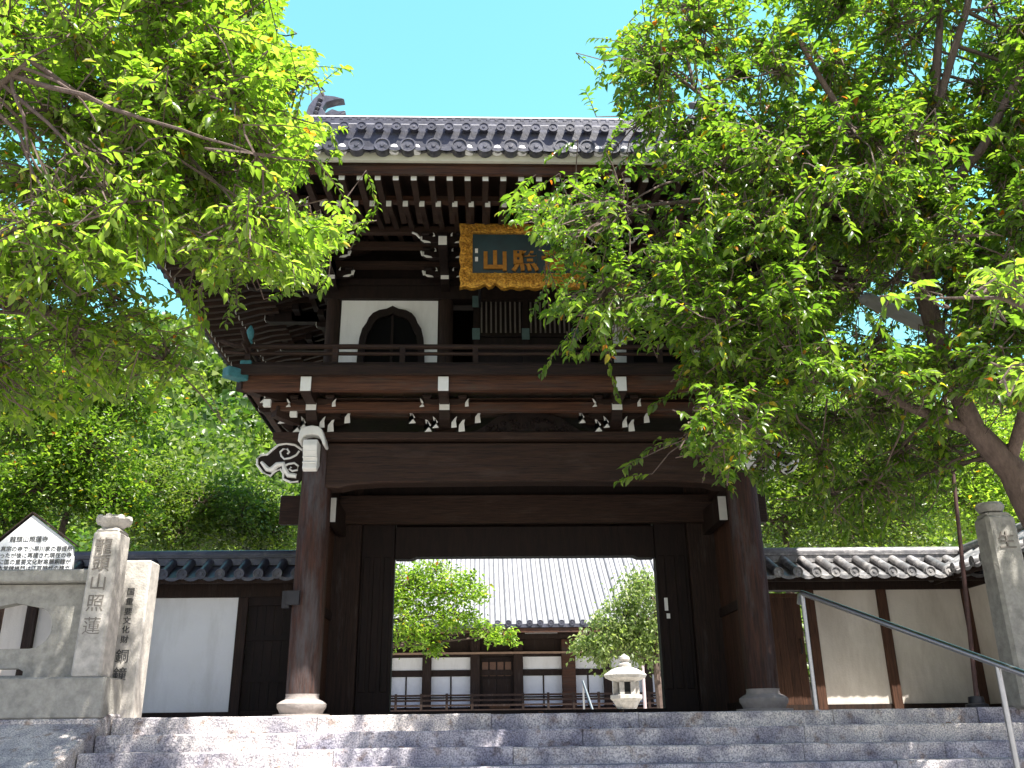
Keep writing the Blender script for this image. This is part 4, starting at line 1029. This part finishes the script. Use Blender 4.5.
# offering box as its own thing
bpy.data.objects.remove(o)
ob=thing('offering_box','small slatted wooden offering box before the main hall entrance','box',(hx(499),HYY-.8,.45))
mb=MB(); mb.box(hx(489),hx(509),HYY-1.0,HYY-.6,.455,hz_(704,HYY-1)); mb.build('body',wood_r,ob,bevel=.02)
mb=MB()
for k in range(7): x=hx(489)+.04+k*(hx(509)-hx(489)-.08)/6; mb.box(x-.02,x+.02,HYY-1.0,HYY-.6,hz_(704,HYY-1)+.002,hz_(704,HYY-1)+.04)
mb.build('slat',wood_v,ob)
# small metal handrail by the hall steps
mh=thing('metal_handrail','small bent steel handrail in the courtyard left of the stone lantern','handrail',(xat(585,700,18.5),18.5,0))
a_=at(583,682,18.5); b_=at(594,714,17.2); c_=Vector((a_.x,18.5,0))
mb=MB(); mb.tube([c_,a_],.035,8); mb.build('post',steel,mh); mb=MB(); mb.tube([a_+Vector((0,0,.02)),b_],.04,8); mb.tube([b_,(b_.x,b_.y,0)],.035,8); mb.build('rail',steel,mh)
# drain pole beside the lantern
dp=at(642.5,665,17.5); mb=MB(); mb.tube([(dp.x,17.5,0),(dp.x,17.5,dp.z)],.05,8); mb.lathe(dp.x,17.5,[(.08,0),(.08,.05)],10); o=mb.build('pale_pole',mat('pinkish_pole',(.5,.4,.4),.5,.1),smooth=True); tag(o,'thin pale pinkish pole just right of the stone lantern','pole')
# little white plate on the ground
q=at(478,715,9.0); mb=MB(); mb.box(q.x-.2,q.x+.2,9,9.06,q.z-.06,q.z+.06); mb.box(q.x-.15,q.x-.12,9.01,9.05,0,q.z-.06);mb.box(q.x+.12,q.x+.15,9.01,9.05,0,q.z-.06); o=mb.build('ground_sign',signw,bevel=.008); tag(o,'tiny white sign plate low on short legs behind the gate threshold','sign')
# stone lantern
LNY=12.0; lx=xat(626,690,LNY)
def lz(py): return zat(626,py,LNY)
ln=thing('stone_lantern','pale granite stone lantern with hexagonal roof standing in the courtyard','lantern',(lx,LNY,0))
mb=MB(); mb.lathe(lx,LNY,[(.48,0),(.48,.1),(.36,.14),(.34,.3)],6); mb.lathe(lx,LNY,[(.24,.3),(.20,.33),(.19,lz(714))],12); mb.build('stem',granite_w,ln)
mb=MB(); mb.lathe(lx,LNY,[(.2,lz(714)),(.25,lz(708)),(.34,lz(701)),(.40,lz(699)),(.40,lz(695)),(.30,lz(694.5))],6); mb.build('platform',granite_w,ln,bevel=.01)
mb=MB()
for k in range(6):
    t=math.pi/3*k; x,y=lx+.27*math.cos(t),LNY+.27*math.sin(t); mb.box(x-.055,x+.055,y-.055,y+.055,lz(694.5),lz(682))
mb.box(lx-.18,lx+.18,LNY-.15,LNY+.15,lz(694.5),lz(692)); mb.build('fire_box',granite_w,ln)
mb=MB(); mb.box(lx-.12,lx+.12,LNY-.1,LNY+.1,lz(692),lz(682)); mb.build('fire_box_core',iron,ln)
mb=MB(); mb.lathe(lx,LNY,[(.28,lz(682)),(.50,lz(678)),(.54,lz(675)),(.50,lz(673.5)),(.32,lz(669)),(.16,lz(667)),(.10,lz(666.5))],6); mb.build('roof',granite_w,ln)
mb=MB(); mb.lathe(lx,LNY,[(.16,lz(667)),(.17,lz(664.5)),(.12,lz(663)),(.09,lz(662)),(.14,lz(659.5)),(.13,lz(657)),(.05,lz(655)),(.0,lz(653.5))],14); mb.build('finial',granite_w,ln,smooth=True)
# ------------------------------------------------------------------ foliage
TL=np.array([(0,0,0),(.28,-.5,.10),(.3,0,0),(.28,.5,.10),(.66,-.40,.04),(.68,0,-.05),(.66,.40,.04),(1,0,-.18)])
TLF=[(0,2,1),(0,3,2),(1,2,5,4),(2,3,6,5),(4,5,7),(5,6,7)]
TS=np.array([(0,0,0),(.45,-.5,.12),(1,0,-.14),(.45,.5,.12)]); TSF=[(0,2,1),(0,3,2)]
def leaves(name,P,D,N,L,Wd,material,parent,simple=False,kind=None):
    T,FF=(TS,TSF) if simple else (TL,TLF)
    D=D/np.linalg.norm(D,axis=1)[:,None]; Sd=np.cross(N,D); Sd/=np.linalg.norm(Sd,axis=1)[:,None]+1e-9; Nn=np.cross(D,Sd)
    V=(P[:,None,:]+T[None,:,0,None]*(D*L[:,None])[:,None,:]+T[None,:,1,None]*(Sd*Wd[:,None])[:,None,:]+T[None,:,2,None]*(Nn*L[:,None])[:,None,:]).reshape(-1,3)
    n=len(P); k=len(T); lv=np.concatenate([np.array(f) for f in FF]); sizes=np.array([len(f) for f in FF])
    li=(np.arange(n)[:,None]*k+lv[None,:]).ravel(); ls=np.tile(sizes,n); st_=np.concatenate([[0],np.cumsum(ls)[:-1]])
    me=bpy.data.meshes.new(name); me.vertices.add(len(V)); me.vertices.foreach_set('co',V.astype(np.float32).ravel())
    me.loops.add(len(li)); me.loops.foreach_set('vertex_index',li.astype(np.int32)); me.polygons.add(len(ls)); me.polygons.foreach_set('loop_start',st_.astype(np.int32))
    me.materials.append(material); me.update(calc_edges=True); me.validate()
    return link(name,me,parent,kind=kind)
def inpoly(x,y,poly):
    c=False; n=len(poly); j=n-1
    for i in range(n):
        xi,yi=poly[i];xj,yj=poly[j]
        if (yi>y)!=(yj>y) and x<(xj-xi)*(y-yi)/(yj-yi)+xi: c=not c
        j=i
    return c
def bez(a,b,sag,n=5):
    m=(a+b)/2+Vector(sag); return [a*(1-t)**2+m*2*t*(1-t)+b*t*t for t in [i/n for i in range(n+1)]]
def tree(name,label,group,basep,limbs,regions,leafm,ll=(.05,.098),seed=1,ncl=60,lpt=16,nthr=-.12,nscale=1.1,sprays=(),lw=.45,tw_len=(.28,.5),cat='tree'):
    rnd=random.Random(seed); rg_=np.random.default_rng(seed)
    root=thing(name,label,cat,basep,group)
    mb=MB(); samples=[]
    for lb in limbs:
        pts=[Vector(p[:3]) for p in lb]; rad=[p[3] for p in lb]
        # resample w/ wobble
        P=[];Q=[]
        for i in range(len(pts)-1):
            for k in range(5):
                t=k/5; p=pts[i].lerp(pts[i+1],t); p=p+Vector((noise.noise(p*1.3+Vector((seed,0,0))),noise.noise(p*1.3+Vector((0,seed,0))),noise.noise(p*1.3)))*.07*min(1,2*rad[i]+.5)
                P.append(p);Q.append(rad[i]*(1-t)+rad[i+1]*t)
        P.append(pts[-1]);Q.append(rad[-1]); mb.tube(P,Q,10); samples+= [(p,r_) for p,r_ in zip(P,Q) if r_<.2]
    SP_=np.array([tuple(p) for p,_ in samples])
    tips=[]
    for poly,Y0,Y1,n,dens in regions:
        xs=[p[0] for p in poly];ys=[p[1] for p in poly]; got=0;tr=0
        while got<n and tr<n*40:
            tr+=1; x=rnd.uniform(min(xs),max(xs)); y=rnd.uniform(min(ys),max(ys))
            if not inpoly(x,y,poly): continue
            Y=rnd.uniform(Y0,Y1); p=at(x,y,Y)
            if 292<x<356 and 72<y<116: continue
            if 835<x<950 and 270<y<345 and Y<-2.6 and poly is not None: continue
            if noise.noise(p*nscale+Vector((seed*3.3,1,2)))<nthr-dens: continue
            tips.append(p); got+=1
    tips+= [at(*s_) for s_ in sprays]
    T=np.array([tuple(t) for t in tips])
    seeds=T[rg_.choice(len(T),min(ncl,len(T)),replace=False)]
    # a few k-means rounds
    for _ in range(3):
        d=((T[:,None,:]-seeds[None])**2).sum(-1); a_=d.argmin(1)
        for k in range(len(seeds)):
            if (a_==k).any(): seeds[k]=T[a_==k].mean(0)
    hubs=[]
    for c in seeds:
        d=((SP_-c)**2).sum(1)*rg_.uniform(.5,2.2,len(SP_)); i=d.argmin(); p=Vector(SP_[i]); c_=Vector(c); c2=p.lerp(c_,.8)
        L=(c2-p).length; r_=min(.022,.007+.007*L)
        hubs.append(c2)
        bp_=bez(p,c2,(rnd.uniform(-.2,.2)*L,rnd.uniform(-.2,.2)*L,rnd.uniform(-.15,.3)*L),8)
        bp_=[q+Vector((noise.noise(q*3),noise.noise(q*3+Vector((7,0,0))),noise.noise(q*3+Vector((0,9,0)))))*.07*math.sin(math.pi*k_/8) for k_,q in enumerate(bp_)]
        mb.tube(bp_,[r_*(1-.09*k) for k in range(9)],6)
    LP=[];LD=[];LN=[];LL=[]
    tb_=MB()
    for t,k in zip(tips,a_):
        hub=hubs[k]; out=(t-hub)
        d=out.normalized()*.8 if out.length>.05 else Vector((0,0,0))
        d=d+Vector((rnd.gauss(0,.35),rnd.gauss(0,.35),rnd.gauss(0.02,.28))); d.normalize()
        L=rnd.uniform(*tw_len); b_=t-d*L
        tb_.tube([b_,b_.lerp(t,.5)+Vector((0,0,.02)),t],[.0055,.004,.0018],3,cap=False)
        if rnd.random()<.8: tb_.tube(bez(hub,b_,(rnd.uniform(-.12,.12),rnd.uniform(-.12,.12),rnd.uniform(-.1,.14)),3),[.010,.008,.0065,.005],3,cap=False)
        side=d.cross(Vector((0,0,1)));side=side.normalized() if side.length>.1 else Vector((1,0,0))
        n_=rnd.randint(int(lpt*.7),int(lpt*1.3))
        for j in range(n_):
            f_=.08+.92*(j+rnd.random()*.5)/n_; s_=1 if j%2 else -1
            p=b_.lerp(t,min(1,f_))+Vector((0,0,.02*math.sin(math.pi*min(1,f_))))
            dirv=d*rnd.uniform(.35,.9)+side*s_*rnd.uniform(.5,1.0)+Vector((rnd.gauss(0,.25),rnd.gauss(0,.25),rnd.uniform(-.75,.12)))
            nn=Vector((rnd.gauss(0,.42),rnd.gauss(0,.42)-.12,1))
            LP.append(tuple(p));LD.append(tuple(dirv));LN.append(tuple(nn));LL.append(rnd.uniform(*ll)*(1.1 if f_>.6 else .9))
    tk=mb.build('trunk',bark,root,smooth=True,recalc=False)
    tb_.build('twigs',bark,tk,recalc=False)
    LL=np.array(LL)
    leaves('crown',np.array(LP),np.array(LD),np.array(LN),LL,LL*lw,leafm,root)
    return root
def W3(x,y,Y,r_): p=at(x,y,Y); return (p.x,p.y,p.z,r_)
# left cherry tree
tbx=Vector((-6.6,-4.6,LOW))
limbsL=[[(-6.6,-4.6,LOW,.24),(-6.5,-4.7,0,.21),(-6.2,-4.9,1.6,.18),W3(-40,330,-5.0,.14),W3(-5,262,-5.2,.09),W3(50,210,-5.4,.055),W3(100,140,-5.6,.038),W3(150,60,-5.8,.025),W3(180,-30,-6,.012)],
 [W3(-5,262,-5.2,.08),W3(70,238,-5.0,.045),W3(150,205,-4.7,.032),W3(220,160,-4.5,.03),W3(290,120,-4.3,.015)],
 [W3(-20,290,-5.1,.10),W3(40,310,-4.6,.05),W3(110,330,-4.2,.035),W3(170,350,-4,.02)],
 [W3(110,130,-5.6,.05),W3(150,125,-5.9,.03),W3(152,60,-6.1,.02),W3(156,0,-6.2,.012)],
 [W3(150,205,-4.7,.03),W3(220,225,-4.3,.02),W3(300,215,-4.0,.012)],
 [W3(-40,330,-5.0,.08),W3(-50,200,-6.2,.05),W3(-20,100,-6.6,.03),W3(30,60,-6.8,.012)],[W3(-50,200,-6.2,.04),W3(-200,60,-6,.03),W3(-240,-150,-5.8,.015)],[W3(-20,100,-6.6,.025),W3(0,-150,-6,.012)]]
upL=[(-40,-40),(300,-40),(285,10),(270,40),(318,50),(312,70),(296,84),(300,108),(335,128),(312,150),(298,165),(312,185),(262,195),(280,215),(375,211),(340,230),(352,246),(300,262),(322,275),(296,296),(262,275),(228,283),(222,300),(205,288),(190,262),(150,262),(120,285),(60,290),(-40,300)]
loL=[(-40,270),(120,270),(200,300),(215,340),(185,400),(150,410),(110,405),(60,425),(-40,450)]
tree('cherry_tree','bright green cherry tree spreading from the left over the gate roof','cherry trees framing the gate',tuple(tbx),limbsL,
 [(upL,-6.9,-3.6,3900,.12),(loL,-6.0,-3.6,330,-.1),([(-450,-300),(150,-300),(230,-30),(-450,-30)],-7.0,-4.5,600,.0),([(-400,-30),(-30,-30),(-30,500),(-300,500)],-6.5,-3.6,300,.0)],leaf1,seed=3,ncl=170,ll=(.05,.095),  # last two regions: unseen crown outside the frame, added for shade
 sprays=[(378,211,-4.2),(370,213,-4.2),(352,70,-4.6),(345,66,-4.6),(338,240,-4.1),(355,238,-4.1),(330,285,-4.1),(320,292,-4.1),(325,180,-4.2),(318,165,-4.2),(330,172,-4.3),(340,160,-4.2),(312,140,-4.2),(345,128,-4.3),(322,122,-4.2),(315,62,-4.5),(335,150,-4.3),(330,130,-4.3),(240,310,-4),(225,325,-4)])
# right cherry tree
rbx=Vector((6.4,-3.9,LOW))
limbsR=[[(6.6,-3.9,LOW,.22),(6.3,-3.9,0,.18),W3(1060,560,-4.0,.155),W3(1016,472,-4.0,.125),W3(972,428,-4.0,.095),W3(945,370,-4.1,.075),W3(928,300,-4.2,.062),W3(925,220,-4.4,.052),W3(935,120,-4.6,.05),W3(940,10,-4.8,.03)],
 [W3(985,435,-4.0,.07),W3(905,408,-3.9,.045),W3(850,375,-3.9,.045),W3(790,330,-3.9,.035),W3(720,300,-3.8,.025),W3(650,260,-3.8,.015)],
 [W3(945,370,-4.1,.08),W3(905,245,-4.3,.05),W3(800,190,-4.4,.04),W3(730,120,-4.5,.028),W3(670,70,-4.5,.014)],
 [W3(850,375,-3.9,.04),W3(790,390,-3.7,.03),W3(730,400,-3.5,.02),W3(680,430,-3.4,.012)],
 [W3(800,190,-4.4,.03),W3(700,200,-4.0,.022),W3(600,210,-3.8,.012)],
 [W3(925,220,-4.4,.06),W3(980,150,-5.0,.04),W3(1030,60,-5.4,.03)],
 [W3(1012,462,-4.0,.06),W3(1035,350,-4.6,.045),W3(1010,260,-5.2,.04)],
 [W3(935,120,-4.6,.04),W3(985,-60,-5.2,.03),W3(1080,-220,-5.8,.015)],[W3(940,10,-4.8,.03),W3(880,-120,-5.2,.015)],[(6.3,-3.9,0,.1),W3(1160,260,-5.6,.06),W3(1230,100,-6.2,.045),W3(1300,-100,-6.5,.02)],[W3(1160,260,-5.6,.05),W3(1250,300,-6.2,.02)],
 [W3(928,300,-4.2,.05),W3(860,150,-5,.035),W3(800,40,-5.4,.02)]]
upR=[(612,30),(640,20),(660,-40),(1070,-40),(1070,300),(1050,420),(985,395),(960,380),(930,395),(870,385),(830,395),(800,400),(790,425),(765,450),(740,470),(715,478),(690,462),(672,440),(700,400),(705,375),(670,350),(640,352),(585,372),(562,352),(600,330),(570,318),(535,320),(548,298),(590,285),(560,265),(530,245),(512,225),(500,205),(530,190),(575,195),(560,165),(600,165),(640,180),(665,170),(630,150),(640,130),(610,105),(590,88),(612,70),(600,45)]
farR=[(700,120),(1070,20),(1070,420),(985,400),(900,385),(820,400),(745,455),(700,440),(660,330)]
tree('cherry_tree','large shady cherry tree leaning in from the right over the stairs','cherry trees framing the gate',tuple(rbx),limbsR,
 [(upR,-5.6,-3.2,3200,.12),(farR,-5.8,-2.9,1900,.05),([(860,-230),(1500,-230),(1500,-30),(800,-30)],-6.0,-4.0,1000,.2),([(815,240),(975,240),(985,400),(830,400)],-2.4,-1.2,330,.3),([(700,400),(800,405),(975,425),(970,480),(930,505),(890,540),(840,545),(800,515),(765,500),(735,500),(705,470)],-3.8,-1.6,420,.0),([(1030,-30),(1400,-30),(1350,420),(1040,420)],-5.8,-2.6,900,.2),([(1150,-250),(1700,-250),(1600,350),(1090,300),(1060,-30)],-7.4,-5.4,900,.2),([(840,330),(905,395),(960,440),(930,450),(860,410),(790,400)],-4.4,-3.4,40,.3)],leaf2,seed=9,ncl=230,  # out-of-frame regions are unseen crown, added to shade the stairs and foliage
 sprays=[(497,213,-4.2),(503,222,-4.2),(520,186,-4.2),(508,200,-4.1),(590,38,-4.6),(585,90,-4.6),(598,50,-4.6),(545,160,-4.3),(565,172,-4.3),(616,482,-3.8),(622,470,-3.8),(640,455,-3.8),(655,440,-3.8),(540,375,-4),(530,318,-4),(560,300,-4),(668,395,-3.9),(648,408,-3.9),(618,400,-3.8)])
# near branch of another cherry at the far right, close to the camera
tree('cherry_tree','small leafy cherry branch tree closest to the viewer at the right edge','cherry trees framing the gate',(3.6,-8.4,LOW),
 [[(3.9,-8.0,LOW,.10),(3.8,-8.1,0,.08),W3(1120,420,-7.9,.05),W3(1060,320,-7.7,.025),W3(1000,300,-7.5,.010),W3(930,300,-7.3,.005)]],
 [([(925,285),(1060,235),(1060,400),(985,400),(975,340),(920,315)],-8.0,-7.0,26,.6)],leaf1,seed=4,ncl=8,ll=(.06,.085),lpt=11,tw_len=(.18,.3),
 sprays=[(912,292,-7.3),(905,300,-7.3),(930,285,-7.3)])
# generic bushy trees behind the walls and in the courtyard
def bushy(name,label,group,bx_,by_,h,crown,n,leafm,ls=.14,seed=0,lean=0,r0=.14,droop=0,cat='tree'):
    rnd=random.Random(seed); rg_=np.random.default_rng(seed)
    root=thing(name,label,cat,(bx_,by_,0),group); mb=MB()
    top=Vector((bx_+lean,by_,h*.62)); base_=Vector((bx_,by_,0))
    tr=bez(base_,top,(rnd.uniform(-.3,.3),0,0),6); mb.tube(tr,[r0*(1-.11*k) for k in range(7)],8)
    P=[];D=[];N=[]
    tot=sum(c[3]**2 for c in crown)
    for (cx,cy,cz,r_) in crown:
        c=Vector((cx,cy,cz)); s_=min(tr,key=lambda q:(q-c).length+max(0,q.z-c.z)*2); mb.tube(bez(s_,c,(0,0,.15*r_)),[.05,.045,.04,.03,.02,.01],5)
        m=int(n*r_**2/tot); nc=max(6,m//45)
        for _ in range(nc):
            v=Vector((rnd.gauss(0,1),rnd.gauss(0,1),rnd.gauss(0,1))).normalized(); q=c+Vector((v.x*r_,v.y*r_,v.z*r_*.8))*rnd.uniform(.55,1)
            mb.tube([c,c.lerp(q,.5)+Vector((0,0,.05)),q],[.015,.01,.005],3)
            k=m//nc; off=rg_.normal(0,1,(k,3))*np.array([.27,.27,.16])*r_
            if droop: off[:,2]-=np.abs(rg_.normal(0,droop,k))
            P.append(np.array(q)+off); D.append(rg_.normal(0,1,(k,3))*np.array([1,1,.5])+np.array([0,0,-.3-droop*2])); N.append(rg_.normal(0,.6,(k,3))+np.array([0,-.15,1]))
    mb.build('trunk',bark,root,smooth=True,recalc=False)
    P=np.concatenate(P);D=np.concatenate(D);N=np.concatenate(N); L=rg_.uniform(.7,1.3,len(P))*ls
    leaves('crown',P,D,N,L,L*.55,leafm,root,simple=True)
    return root
def CR(*lst): return [(at(x,y,Y).x,Y,at(x,y,Y).z,r_) for x,y,Y,r_ in lst]
G='trees behind the side walls'
bushy('broadleaf_tree','green tree rising just behind the notice board','trees behind the side walls',xat(60,560,3.5),3.5,5.5,CR((20,350,3.5,.8),(70,390,3.3,.8),(20,430,3.4,.8),(90,450,3.2,.75),(40,490,3.2,.7),(110,500,3.4,.65),(130,400,3.6,.6),(0,520,3.2,.6)),24000,leaf2,.095,1)
bushy('broadleaf_tree','tree with thin bare trunk showing above the white wall panel',G,xat(192,560,6.5),6.5,7,CR((150,490,6.5,.9),(205,505,6.3,.8),(140,520,6.2,.8),(180,530,6,.6),(240,520,6.6,.7)),11000,leaf3,.095,2,r0=.06)
bushy('broadleaf_tree','darker low tree touching the left flank of the gate',G,xat(262,560,7.5),7.5,5,CR((255,515,7.5,.8),(225,530,7.2,.6),(275,530,7.4,.7)),7000,leaf3,.095,3,r0=.07)
bushy('broadleaf_tree','tree behind the right door panel close to the gate pillar',G,xat(790,560,6.0),6.0,6,CR((790,470,6,1.1),(775,520,5.8,.9),(830,500,6.0,1.1),(800,430,6.3,.9)),14000,leaf3,.09,4)
bushy('broadleaf_tree','dark spreading tree above the middle of the sunlit tiled coping',G,xat(880,560,5.0),5.0,6,CR((870,470,5,1.1),(850,525,4.8,.8),(900,520,4.8,.8),(920,460,5.2,1.0),(880,420,5.4,1.0)),15000,leaf3,.09,5)
bushy('broadleaf_tree','yellow-green tree rising behind the forward wall wing',G,xat(985,560,5.5),5.5,6,CR((960,500,5.5,1.0),(1000,460,5.6,1.1),(1030,520,5.4,1.0),(975,430,5.8,.9)),13000,leaf1,.09,6)
# courtyard trees seen through the gate
bushy('courtyard_tree','light green maple reaching across the hall roof left inside the gateway','courtyard trees',xat(372,700,11),11,5.5,CR((405,585,11,.75),(440,580,11,.65),(470,592,11,.55),(415,620,11,.8),(455,615,11,.6),(485,630,11,.42),(505,636,11,.32),(425,640,11,.45),(380,600,11.3,.9)),7500,leaf1,.11,7,lean=.3,r0=.1)
bushy('courtyard_tree','pale silvery drooping tree above the stone lantern','courtyard trees',xat(662,700,14),14,5.0,CR((645,590,14,.8),(625,615,14,.75),(605,630,14,.65),(640,640,14,.6),(595,645,14,.4),(655,620,14.2,.8),(585,635,14.3,.4)),6500,leaf5,.13,8,r0=.13,droop=.22)
# hill and forest
def hill_z(x,y):
    d=max(0,y-26); az=(x-0)/(y+11.5)
    kl=.62 if az<0 else .40
    t=min(1,max(0,(az+.28)/.35)); k=.66*(1-t)+.52*t
    if az<-.28: k=.66
    return -1+ d*k*1.0*(1-.0016*d)+2.2*noise.noise(Vector((x*.045,y*.045,0)))*min(1,d/10)
nx,ny=80,50; V=[];Fc=[]
for j in range(ny+1):
    for i in range(nx+1):
        y=24+ (j/ny)**1.3*190; x=-150+300*i/nx; V.append((x,y,hill_z(x,y)))
for j in range(ny):
    for i in range(nx): a_=j*(nx+1)+i; Fc.append((a_,a_+1,a_+nx+2,a_+nx+1))
mb=MB(); mb.add(V,Fc); mb.build('hillside',earth,kind='structure',recalc=False,smooth=True)
rg_=np.random.default_rng(5); rnd=random.Random(5)
P=[];D=[];N=[];LS=[]
cnt=0
def pixel(p):
    d=Vector(p)-CAM; z=d.dot(fw); return 512+F*d.dot(rt)/z,384-F*d.dot(up)/z
while cnt<620:
    y=28+rnd.random()**1.4*95; x=rnd.uniform(-.95,.95)*(y+11.5); z=hill_z(x,y); px,py=pixel((x,y,z+2))
    if px<-120 or px>1150 or (330<px<690) : continue
    cnt+=1
    r_=rnd.uniform(1.3,2.6)*(1+y/130); h=rnd.uniform(.9,1.4)
    dist=y+11; ls=.0065*dist*rnd.uniform(.8,1.2); m=int(500*rnd.uniform(.8,1.2))
    v=rg_.normal(0,1,(m,3)); v/=np.linalg.norm(v,axis=1)[:,None]; v[:,2]=np.abs(v[:,2])*1.0-.15
    bumps=1+.28*np.array([noise.noise(Vector(q)*2.2+Vector((cnt,0,0))) for q in v])
    pts=np.array([x,y,z+r_*h*.9])+v*np.array([r_,r_,r_*h])*bumps[:,None]
    P.append(pts);D.append(rg_.normal(0,1,(m,3))+v*.5);N.append(v+rg_.normal(0,.5,(m,3)));LS.append(np.full(m,ls))
P=np.concatenate(P);D=np.concatenate(D);N=np.concatenate(N);LS=np.concatenate(LS)*rg_.uniform(.6,1.4,len(P))
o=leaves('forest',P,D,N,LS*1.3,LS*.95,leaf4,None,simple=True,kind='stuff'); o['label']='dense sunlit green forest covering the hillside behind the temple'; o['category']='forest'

# fallen leaves lying on the steps
rf_=np.random.default_rng(21); rr=random.Random(21)
for k in range(24):
    i=rr.randint(0,6); x=rr.uniform(-4.1,6.8); y=TOPY-TREAD*i+rr.uniform(.03,TREAD-.03); z=-RISE*i+.010
    if k==0:
        me_o=leaves('fallen_leaf',np.array([[0,0,0.]]),np.array([[1.,0,.05]]),np.array([[.1,.05,1.]]),np.array([.075]),np.array([.034]),mat('dry_leaf',(.30,.12,.03),.7,.4,scale=20),None); q_=me_o
    else: q_=me_o.copy(); C.objects.link(q_)
    q_.location=(x,y,z); q_.rotation_euler=(0,0,rr.uniform(0,6.28))
    tag(q_,'dry brown leaf fallen on the granite steps','leaf','fallen leaves scattered on the stone stairs')
